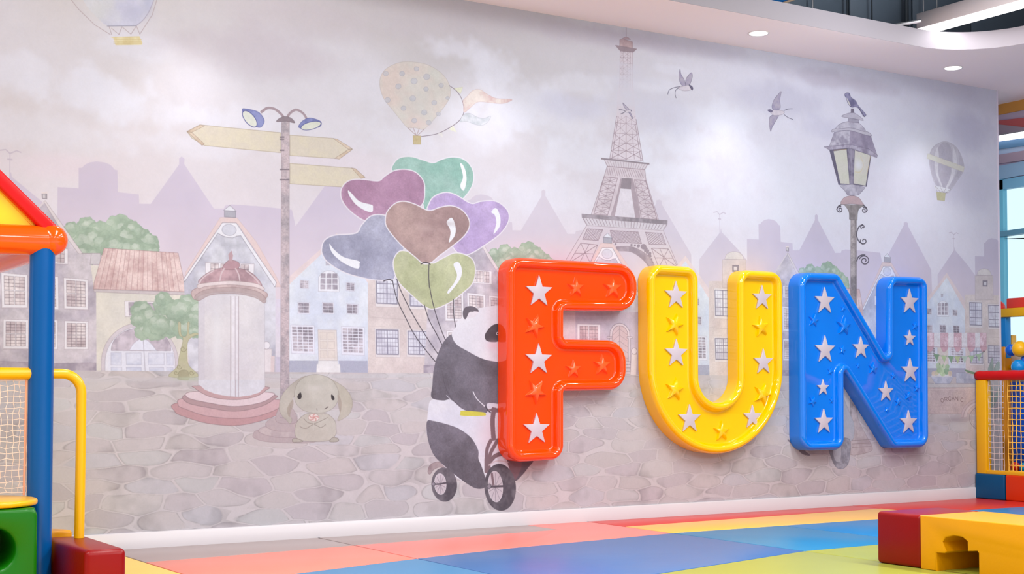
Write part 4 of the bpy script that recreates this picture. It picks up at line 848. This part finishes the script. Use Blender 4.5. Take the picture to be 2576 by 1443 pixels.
# ------------------------------------------------------------------ floor mats
def fl(*pts): return [tuple(at(x_,y_,2,0)[:2]) for x_,y_ in pts]
struct(box('floor_underlay',.2,9.0,-4.6,-.003,-.0325,-.029,mat('underlay_dark',(40,52,74),.8)))
def matobj(pts,rgb,label,group='padded floor mats'):
    c=np.mean(pts,0); P=[tuple(c+(np.array(p)-c)*(1-.006/max(np.hypot(*(np.array(p)-c)),.05))) for p in pts]
    o=prism('floor_mat',P,2,-.0285,0,mat('mat_%d_%d_%d'%rgb,rgb,.34,.32,bump=.10,bscale=9,var=.05),None,bev=.0025,seg=2); tag(o,label,'floor mat',group)
S1,S2,S3=3.13,4.865,5.67
GREY=(164,148,146); SAL=(236,132,112); BL1=(56,106,164); BL2=(50,134,186); TEAL=(54,140,196); YG=(162,168,66); YO=(238,182,88); RD=(204,64,58)
matobj([(.2,-.004),(2.01,-.004),(2.03,-1.3),(2.03,-4.6),(.2,-4.6)],(246,206,80),'yellow floor mat beside the red padded seat at the left')
matobj([(2.01,-.004),(S1,-.004),(S1,-.44),(2.58,-.51),(2.02,-.57)],GREY,'grey floor mat along the skirting beside the yellow mat')
matobj([(S1,-.004),(4.45,-.004),(4.45,-.32),(4.13,-.34),(S1,-.44)],GREY,'grey floor mat along the skirting under the panda')
matobj([(2.02,-.57),(2.58,-.51),(S1,-.44),(S1,-1.10),(2.42,-1.31),(2.03,-1.42)],SAL,'salmon floor mat in the near corner beside the yellow mat')
matobj([(S1,-.44),(4.13,-.34),(4.45,-.32),(4.45,-.004),(S2,-.004),(S2,-.81),(3.74,-.96),(S1,-1.10)],(234,130,120),'salmon pink floor mat reaching from the grey mat to the red and orange mats')
matobj([(2.03,-1.42),(2.42,-1.31),(S1,-1.10),(S1,-4.6),(2.03,-4.6)],BL2,'light blue floor mat at the bottom edge left of the long seam')
matobj([(S1,-1.10),(3.74,-.96),(S2,-.81),(S2,-1.83),(3.73,-2.13),(S1,-2.3)],BL1,'wide medium blue floor mat below the orange letter')
matobj([(S1,-2.3),(3.73,-2.13),(S2,-1.83),(S2,-4.6),(S1,-4.6)],YG,'lime green floor mat at the bottom edge below the wide blue mat')
matobj([(S2,-.004),(7.05,-.004),(7.05,-.27),(6.03,-.31),(S2,-.38)],RD,'red floor mat strip along the skirting below the yellow letter')
matobj([(S2,-.38),(6.03,-.31),(7.05,-.27),(7.05,-.81),(S2,-.81)],YO,'orange yellow floor mat strip between the red and the blue mats')
matobj([(S2,-.81),(S3,-.81),(S3,-1.80),(S2,-1.83)],(30,122,168),'teal blue floor mat between two seams beside the wide blue mat')
matobj([(S3,-.81),(7.05,-.81),(7.05,-1.76),(S3,-1.80)],(30,122,180),'blue floor mat behind the red foam block')
matobj([(S2,-1.83),(S3,-1.80),(7.05,-1.76),(7.05,-4.6),(S2,-4.6)],(160,168,60),'lime green floor mat in front of the red and yellow foam blocks')
matobj([(7.05,-.004),(9.0,-.004),(9.0,-.70),(7.05,-.66)],(206,46,38),'bright red floor mat at the foot of the netted ball pit')
matobj([(7.05,-.66),(9.0,-.70),(9.0,-4.6),(7.05,-4.6)],(0,134,196),'bright blue floor mat behind the yellow foam block')
# ------------------------------------------------------------------ FUN letters
YF=-.105; DD=.12
def L2(px,py): p=at(px,py,1,YF); return np.array([p[0],p[2]])
def rounded(corners):
    out=[]; n=len(corners)
    for i in range(n):
        p,r=corners[i]; a=corners[i-1][0]; b_=corners[(i+1)%n][0]
        u=(a-p)/np.linalg.norm(a-p); v=(b_-p)/np.linalg.norm(b_-p)
        cosang=np.clip(np.dot(u,v),-1,1); ang=math.acos(cosang); t=r/math.tan(ang/2)
        p0=p+u*t; p1=p+v*t; bis=(u+v)/np.linalg.norm(u+v); c=p+bis*(r/math.sin(ang/2))
        a0=math.atan2(*(p0-c)[::-1]); a1=math.atan2(*(p1-c)[::-1]); d=(a1-a0+math.pi)%(2*math.pi)-math.pi
        m_=max(6,int(abs(d)*r/.006)); m_=min(m_,26)
        for k in range(m_+1): out.append(c+r*np.array([math.cos(a0+d*k/m_),math.sin(a0+d*k/m_)]))
    return np.array(out)
def inset(P,d):
    """move a clockwise outline inwards by d"""
    a=np.roll(P,1,0); b_=np.roll(P,-1,0)
    e0=P-a; e1=b_-P; e0/=np.linalg.norm(e0,axis=1)[:,None]+1e-12; e1/=np.linalg.norm(e1,axis=1)[:,None]+1e-12
    n0=np.stack([e0[:,1],-e0[:,0]],1); n1=np.stack([e1[:,1],-e1[:,0]],1); n_=n0+n1; L_=np.linalg.norm(n_,axis=1); n_/=L_[:,None]
    return P+n_*(d/np.clip(L_/2,.5,1))[:,None]
PROF=[(0,0),(0,.084),(.0012,.0925),(.0045,.101),(.0095,.109),(.016,.1155),(.0235,.1192),(.0315,.1195),(.039,.1165),(.0455,.1105),(.0505,.102),(.0535,.092),(.055,.082),(.0575,.0755),(.062,.072),(.068,.071)]
def letter(label,P,m,relief_m,whites,reliefs,par_name):
    area_=np.sum(P[:,0]*np.roll(P[:,1],-1)-np.roll(P[:,0],-1)*P[:,1])
    if area_>0: P=P[::-1]
    t=thing('letter_sign',label,'letter',group='wall letters')
    bm=bmesh.new(); rings=[]
    for d,h in PROF:
        Q=inset(P,d); rings.append([bm.verts.new((q[0],-.001-h,q[1])) for q in Q])
    n=len(P)
    for a,b_ in zip(rings,rings[1:]):
        for i in range(n): bm.faces.new((a[i],a[(i+1)%n],b_[(i+1)%n],b_[i]))
    for ring in (rings[-1],rings[0]):
        for tri in tessellate_polygon([[Vector((v.co.x,v.co.z,0)) for v in ring]]): bm.faces.new([ring[k] for k in tri])
    frombm('body',bm,m,t,35)
    yb=-.001-.071
    def starpts(c,R,rot=0,q=.40):
        return [(c[0]+(R if k%2==0 else R*q)*math.sin(math.radians(rot+36*k)),c[1]+(R if k%2==0 else R*q)*math.cos(math.radians(rot+36*k))) for k in range(10)]
    for (cx,y0,y1) in whites:
        a,b_=at(cx,y0,1,yb),at(cx,y1,1,yb); R=(a[2]-b_[2])/1.809; c=(a[0],a[2]-R)
        o=prism('star',starpts(c,R),1,yb,yb-.013,STAR,t,bev=.0022,seg=2)
    for (cx,cy,Rp,rot) in reliefs:
        c_=at(cx,cy,1,yb); e=at(cx,cy-Rp,1,yb); R=abs(e[2]-c_[2]); pts=starpts((c_[0],c_[2]),R,rot,.38)
        H=min(.026,R*.34)
        bm=bmesh.new(); o_=[bm.verts.new((p[0],yb,p[1])) for p in pts]
        i_=[bm.verts.new((c_[0]+(p[0]-c_[0])*(.86 if k%2==0 else .9),yb-H*.55,c_[2]+(p[1]-c_[2])*(.86 if k%2==0 else .9))) for k,p in enumerate(pts)]
        j_=[bm.verts.new((c_[0]+(p[0]-c_[0])*(.6 if k%2==0 else .62),yb-H,c_[2]+(p[1]-c_[2])*(.6 if k%2==0 else .62))) for k,p in enumerate(pts)]
        top=bm.verts.new((c_[0],yb-H*1.12,c_[2]))
        for k in range(10):
            bm.faces.new((o_[k],o_[(k+1)%10],i_[(k+1)%10],i_[k])); bm.faces.new((i_[k],i_[(k+1)%10],j_[(k+1)%10],j_[k])); bm.faces.new((j_[k],j_[(k+1)%10],top))
        frombm('relief_star',bm,relief_m,t,60)
    return t
C=lambda x,y,r:(L2(x,y),r)
Fp=rounded([C(1277,645,.095),C(1603,664,.13),C(1603,782,.13),C(1419,780,.012),C(1419,852,.02),C(1576,856,.13),C(1576,980,.12),C(1419,983,.012),C(1419,1155,.085),C(1277,1163,.10)])
letter('large glossy orange letter F with white and raised stars on the mural wall',Fp,ORANGE,STO,
  [(1354,692,768),(1353,863,938),(1348,1038,1113)],[(1447,723,28,0),(1539,724,31,0),(1343,820,32,22),(1441,928,26,0),(1513,918,29,0),(1347,984,34,36)],'F')
xl,xr=L2(1632,900)[0],L2(1970,900)[0]; xi,xj=L2(1758,900)[0],L2(1858,900)[0]; zb=L2(1802,1141)[1]; R=(xr-xl)/2; zc=zb+R; ri=(xj-xi)/2; zi=L2(1808,1012)[1]+ri
zt=L2(1690,667)[1]
Up=[]
Up+=list(rounded([(np.array([xl,zt]),.10),(np.array([xi,zt]),.09),(np.array([xi,zi]),.001),(np.array([xl,zi]),.001)])[:-14])
def corner(cx,cz,r,a0,a1,n=16): return [np.array([cx+r*math.cos(math.radians(a0+(a1-a0)*k/n)),cz+r*math.sin(math.radians(a0+(a1-a0)*k/n))]) for k in range(n+1)]
Up=corner(xl+.10,zt-.10,.10,180,90)+corner(xi-.09,zt-.09,.09,90,0)+corner((xi+xj)/2,zi,ri,180,360,36)+corner(xj+.09,zt-.09,.09,180,90)+corner(xr-.09,zt-.09,.09,90,0)+corner((xl+xr)/2,zc,R,0,-180,60)
letter('large glossy yellow letter U with white and raised stars on the mural wall',np.array(Up),YEL,YEL,
  [(1698,706,773),(1699,851,919),(1914.5,716,776),(1918,876,938),(1732.5,1015.5,1084),(1890.5,1017,1074)],[(1695,816,31,18),(1912,822,29,-8),(1696,979,32,8),(1916,991,31,20),(1813.7,1084,28,0)],'U')
Np=rounded([C(2011,683,.10),C(2109,687,.07),C(2233,900,.015),C(2233,693,.09),C(2333,697,.075),C(2336,1125,.09),C(2247,1128,.08),C(2123,928,.012),C(2124,1131,.08),C(2014,1134,.10)])
letter('large glossy blue letter N with white and raised stars on the mural wall',Np,BLUE,BLUE,
  [(2072,721,786),(2285.5,725.5,786),(2073,843,909),(2163,845,899),(2286,829,868),(2287,899,958.6),(2068,953,992),(2226,957,1007),(2070,1027,1087),(2283,1030,1087)],
  [(2046,805,19,10),(2121,819,27,5),(2120,777,10,20),(2088,934,11,15),(2195,926,17,8),(2158,920,8,0),(2246,945,10,0),(2301,820,13,15),(2305,976,12,10),(2284,996,13,20),(2258,1011,12,0),(2231,1030,9,30),(2043,1009,15,30),(2091,1007,9,10),(2118,880,13,15)],'N')
# ------------------------------------------------------------------ left play frame
yf=-1.3
pf=thing('play_structure','climbing play frame with blue post, orange beams, yellow handrail and net at the left edge','play frame')
tube('post',[(.36,yf,0),(.36,yf,1.32)],.0475,P_BLUE,pf,24); tube('post',[(1.372,yf,0),(1.372,yf,1.33)],.0475,P_BLUE,pf,40)
JC=(1.405,yf,1.362)
ball('corner_joint',JC,.062,P_ORG,pf,32,20)
tube('beam',[(1.385,yf,1.358),(.3,yf,1.342)],.058,P_ORG,pf,36); tube('beam',[(1.372,yf+.02,1.33),(1.372,yf+.75,1.33)],.044,P_ORG,pf,28)
d=(Vector((1.21,0,1.578))-Vector((1.40,0,1.40)))
def edgepts(k): return (1.405+d.x*k,yf,1.395+d.z*k)
a_,b__=edgepts(.0),edgepts(4.4); nrm=Vector((-d.z,0,d.x)).normalized()*.027
nrm=Vector((d.z,0,-d.x)).normalized()*.027
q=[(a_[0]+nrm.x,a_[2]+nrm.z),(b__[0]+nrm.x,b__[2]+nrm.z),(b__[0]-nrm.x,b__[2]-nrm.z),(a_[0]-nrm.x,a_[2]-nrm.z)]
prism('roof_edge',q,1,yf-.03,yf+.03,P_RED,pf,bev=.012,seg=3)
prism('roof_panel',[(1.40,1.385),(b__[0],b__[2]-.02),(.3,b__[2]-.02),(.3,1.385)],1,yf+.005,yf+.02,mat('roof_yellow',(250,196,20),.25,var=.08),pf)
pv=[(1.385,yf,1.36),(1.385,yf+.75,1.36),(b__[0],yf+.75,b__[2]),(b__[0],yf,b__[2])]
mesh('side_roof_panel',[(x_,y_,z_) for x_,y_,z_ in pv]+[(x_+.008,y_,z_+.008) for x_,y_,z_ in pv],[(0,1,2,3),(7,6,5,4),(0,4,5,1),(1,5,6,2),(2,6,7,3),(3,7,4,0)],mat('roof_yellow2',(236,176,16),.3,var=.08),pf)
hp=[(.3,yf+.01,.840),(1.38,yf+.01,.840)]
tube('top_rail',[(.3,yf,.840),(1.36,yf,.841)],.0235,P_YEL,pf,24)
arc_=[(1.40,yf,.842)]+[(1.452+.076*math.sin(math.radians(a)),yf,.766+.076*math.cos(math.radians(a))) for a in range(0,91,9)]+[(1.528,yf,.5),(1.526,yf,.2005)]
tube('handrail',arc_,.0195,P_YEL,pf,24)
V=[];F=[]; rnd=random.Random(4)
nx,nz=19,20; gx=lambda i,j:(.86+(1.318-.86)*i/nx+rnd.uniform(-.005,.005),yf+rnd.uniform(-.003,.003),.385+(.816-.385)*j/nz+rnd.uniform(-.005,.005))
G_={(i,j):gx(i,j) for i in range(nx+1) for j in range(nz+1)}
for i in range(nx+1): tube_into(V,F,[G_[(i,j)] for j in range(nz+1)],.0015,4,False)
for j in range(nz+1): tube_into(V,F,[G_[(i,j)] for i in range(nx+1)],.0015,4,False)
n_=mesh('net',V,F,CORD,pf); n_['kind']='stuff'
tube('net_rope',[(1.318,yf,.82),(1.316,yf,.6),(1.314,yf,.375)],.005,mat('rope_peach',(226,160,130),.8),pf,8)
prism('deck',[(.3,-1.16)]+[(1.18+.165*math.sin(math.radians(a)),-1.36+.2*math.cos(math.radians(a))) for a in range(0,181,12)]+[(.3,-1.56)],2,.3475,.371,P_YEL,pf,bev=.010,seg=3)
# soft blocks at the foot of the frame
gb=thing('foam_block','green padded block with a round dark hole at the left edge','foam block')
gx1,gz=1.305,.345; gy=-1.56; cx_,cz_=at(-15,1383,1,gy)[0],at(-15,1383,1,gy)[2]; rh=abs(at(40,1383,1,gy)[0]-cx_)*1.0
bm=bmesh.new(); N=48; gx0=.62
def rr_loop(ins,y):
    out=[]
    for k in range(N):
        a=2*math.pi*k/N; dx,dz=math.cos(a),math.sin(a)
        tx=((gx1-ins-cx_) if dx>0 else (cx_-gx0-ins))/abs(dx) if abs(dx)>1e-6 else 9e9; tz=((gz-ins-cz_) if dz>0 else (cz_-ins))/abs(dz) if abs(dz)>1e-6 else 9e9
        t_=min(tx,tz); out.append(bm.verts.new((cx_+dx*t_,y,cz_+dz*t_)))
    return out
def circ(r,y): return [bm.verts.new((cx_+r*math.cos(2*math.pi*k/N),y,cz_+r*math.sin(2*math.pi*k/N))) for k in range(N)]
loops=[rr_loop(0,gy+.5),rr_loop(0,gy+.016),rr_loop(.002,gy+.008),rr_loop(.007,gy+.002),rr_loop(.015,gy),circ(rh+.012,gy),circ(rh+.004,gy+.003),circ(rh,gy+.012),circ(rh,gy+.3)]
for a,b_ in zip(loops,loops[1:]):
    for k in range(N): bm.faces.new((a[k],a[(k+1)%N],b_[(k+1)%N],b_[k]))
bm.faces.new(loops[-1]); bm.faces.new(loops[0][::-1])
frombm('body',bm,GRN_V,gb,50)
# squared corners of that block
sb=tag(box('padded_seat',1.385+.04,1.577,-1.75,-1.2,0,.2,RED_V,None,bev=.022,seg=4),'red padded seat block at the foot of the yellow handrail','seat block')
cu=[(1.43+.09*math.cos(math.radians(a)),-1.13+.06*math.sin(math.radians(a))) for a in range(0,360,15)]
tag(prism('cushion',[(1.34,-1.19),(1.53,-1.19)]+[(1.435+.095*math.cos(math.radians(a)),-1.185+.11*math.sin(math.radians(a))) for a in range(10,171,10)],2,0,.222,YEL_V,None,bev=.012,seg=3),'yellow rounded padded cushion behind the red seat and the handrail','cushion')
# ------------------------------------------------------------------ foam blocks at the lower right
tag(box('foam_block',4.815,5.22,-2.602,-2.345,0,.232,RED_V,None,bev=.018,seg=4),'dark red foam block at the end of the yellow foam bridge','foam block')
yb_=[(-2.606,0),(-2.694,0),(-2.694,.078),(-2.738,.080),(-2.745,.088),(-2.728,.128),(-2.745,.148),(-2.790,.160),(-2.835,.157),(-2.861,.142),(-2.862,.100),(-2.912,.106),(-2.919,.098),(-2.919,0),(-4.6,0),(-4.6,.232),(-2.606,.232)]
fb=thing('foam_block','long yellow foam block with a puzzle-shaped opening cut into its side','foam block')
bm=bmesh.new()
def tunnel(xs,pts):
    va=[bm.verts.new((xs[0],p[0],p[1])) for p in pts]; vb=[bm.verts.new((xs[1],p[0],p[1])) for p in pts]; n=len(pts)
    f1=bm.faces.new(va); f2=bm.faces.new(vb[::-1]); fs=[bm.faces.new((va[i],vb[i],vb[(i+1)%n],va[(i+1)%n])) for i in range(n)]
    return va
tunnel((4.808,5.16),yb_); bmesh.ops.recalc_face_normals(bm,faces=bm.faces)
eds=[e for e in bm.edges if all(abs(v.co.x-4.808)<1e-4 for v in e.verts) or all(abs(v.co.z-.232)<1e-4 and v.co.x<4.9 for v in e.verts)]
bmesh.ops.bevel(bm,geom=eds,offset=.007,segments=3,profile=.5,affect='EDGES')
frombm('bridge',bm,YEL_V,fb,50)
box('core',5.15,5.22,-4.6,-2.606,0,.2318,YEL_V,fb,bev=.009,seg=3); box('tunnel_shade',5.12,5.149,-2.93,-2.68,.001,.17,mat('shade_brown',(120,52,6),.6),fb)  # shade inside the tunnel painted as a brown board at its back
# ------------------------------------------------------------------ netted ball pit at the right
bpit=thing('ball_pit','ball pit fence with yellow post, red padded rail and orange cord net','ball pit')
X8=8.3
box('post',X8,X8+.06,-.10,-.014,.178,.85,P_YEL,bpit,bev=.006,seg=2); box('bottom_beam',X8,X8+.06,-2.0,-.10,.178,.207,P_YEL,bpit,bev=.005,seg=2)
rail=[(X8+.03,.012-.05*k,.883) for k in range(42)]
V=[];F=[]; n=24
for k in range(84):
    y_=-.002-.0245*k; r_=.036+.0012*math.sin(k*1.57)+(-.006 if k==0 else 0)-(.002 if k==5 else 0)
    for j in range(n): a=2*math.pi*j/n; V.append((X8+.03+r_*math.cos(a),y_,.884+r_*math.sin(a)))
for k in range(83):
    for j in range(n): F.append((k*n+j,k*n+(j+1)%n,(k+1)*n+(j+1)%n,(k+1)*n+j))
F.append(tuple(range(n))); F.append(tuple(83*n+j for j in range(n))[::-1])
mesh('padded_rail',V,F,P_RED,bpit,True)
def netpart(y0,y1,cm,r_,nm='net'):
    V=[];F=[]; rnd=random.Random(7)
    ys=np.linspace(y0,y1,max(2,int(abs(y1-y0)/.0345)+1)); zs_=np.linspace(.207,.853,17)
    for y_ in ys: tube_into(V,F,[(X8+.03+rnd.uniform(-.002,.002),y_+rnd.uniform(-.003,.003),z_) for z_ in zs_],r_,5,False)
    for z_ in zs_: tube_into(V,F,[(X8+.03+rnd.uniform(-.002,.002),y_,z_+rnd.uniform(-.003,.003)) for y_ in ys],r_,5,False)
    o=mesh(nm,V,F,cm,bpit); o['kind']='stuff'
netpart(-.10,-.235,CORD_W,.0016); netpart(-.27,-1.2,CORD_Y,.0036)
o=tag(box('foam_block',X8-.01,X8+.2,-.262,-.004,0,.18,BLU_V,None,bev=.012,seg=3),'dark blue padded kerb block under the net in the corner','foam block')
o=tag(box('foam_block',X8-.01,X8+.2,-.80,-.268,0,.18,ORG_V,None,bev=.012,seg=3),'orange red padded kerb block under the ball pit net','foam block')
# things inside and above the pit
def R9(px,py,X): p=at(px,py,0,X); return p[1],p[2]
XP=8.85
def pbox(name,px0,px1,py0,py1,m_,t=.06,par=None,X=XP,bev=.008):
    y0,z1=R9(px0,py0,X); y1,z0=R9(px1,py1,X); return box(name,X,X+t,min(y0,y1),max(y0,y1),min(z0,z1),max(z0,z1),m_,par,bev=bev,seg=2)
tw=thing('play_tower','blue and yellow padded play tower standing behind the ball pit net','play tower')
pbox('post',2505,2531,790,900,mat('tower_blue',(0,128,206),.4,var=.05),par=tw,bev=.004); pbox('padding',2505,2532,872,1200,mat('tower_orange',(236,150,10),.4,var=.05),par=tw,X=XP-.01,t=.08)
pbox('beam',2490,2640,777,791,P_YEL,par=tw,X=XP-.02,t=.08); pbox('roof_panel',2531,2640,750,775,mat('tower_red',(226,54,40),.4),par=tw,t=.03)
q=R9(2512,767,XP); ball('finial',(XP+.02,q[0]+.02,q[1]-.02),.055,mat('tower_red',(226,54,40),.4),tw,20,12)
pbox('side_panel',2530,2640,960,1215,mat('tower_deep_blue',(0,84,200),.4,var=.2),par=tw,t=.03,X=XP+.05)
pbox('rail',2532,2640,918,925,P_YEL,par=tw,t=.03,X=XP+.03)
pbox('back_panel',2532,2640,888,960,mat('tower_tan',(206,186,166),.5,var=.1),par=tw,t=.02,X=XP+.09)
for (px,py,rp,rgb,lab) in ((2544,880,15,(0,100,220),'blue hanging punch ball behind the net beside the orange padding'),(2566,877,20,(246,184,10),'yellow hanging punch ball above the red padded rail'),(2563,922,19,(0,140,220),'light blue punch ball just above the red padded rail'),(2582,905,14,(60,110,230),'violet blue punch ball at the right edge above the rail')):
    X_=8.7+(.06 if rp<16 else 0); y_,z_=R9(px,py,X_); e=abs(R9(px,py-rp,X_)[1]-z_)
    o=ball('punch_ball',(X_,y_,z_),e,mat('ball_%d_%d_%d'%rgb,rgb,.3),tw,24,16); o['label']=lab
tagr=thing('plastic_box','orange plastic box beyond the window rail, above the punch balls','box'); 
bq=box('body',XP+.1,XP+.15,*sorted((R9(2533,843,XP+.1)[0],R9(2546,870,XP+.1)[0])),*sorted((R9(2533,843,XP+.1)[1],R9(2546,870,XP+.1)[1])),mat('box_orange',(240,180,70),.5),tagr)
cols=[('red',(214,40,20)),('orange',(236,110,20)),('blue',(0,96,214)),('yellow',(244,190,20)),('teal',(20,160,200)),('pink',(226,90,120))]
rnd=random.Random(11)
bs_=bmesh.new(); bmesh.ops.create_uvsphere(bs_,u_segments=14,v_segments=9,radius=.036); bmd=[]
for nm,rgb in cols:
    me=bpy.data.meshes.new('pit_ball'); bs_.to_mesh(me); me.materials.append(mat('pit_'+nm,rgb,.3))
    for p in me.polygons: p.use_smooth=True
    bmd.append(me)
bs_.free(); k=0
for layer in range(4):
    for ix in range(3):
        for iy in range(7):
            if layer==0 and iy<2: pass
            x_=8.56+ix*.078+(layer%2)*.035; y_=-.62+iy*.078+(layer%2)*.035; z_=.035+layer*.062
            if x_>XP-.05 : continue
            c=0 if rnd.random()<.35 else (1 if rnd.random()<.3 else rnd.randrange(6))
            if layer==3 and rnd.random()<.2: continue
            o=bpy.data.objects.new('pit_ball',bmd[c]); COL.objects.link(o); o.location=(x_,y_,z_)
            o['label']='small %s plastic ball heaped behind the ball pit net'%cols[c][0]; o['category']='ball'; o['group']='%s plastic balls heaped in the pit'%cols[c][0]
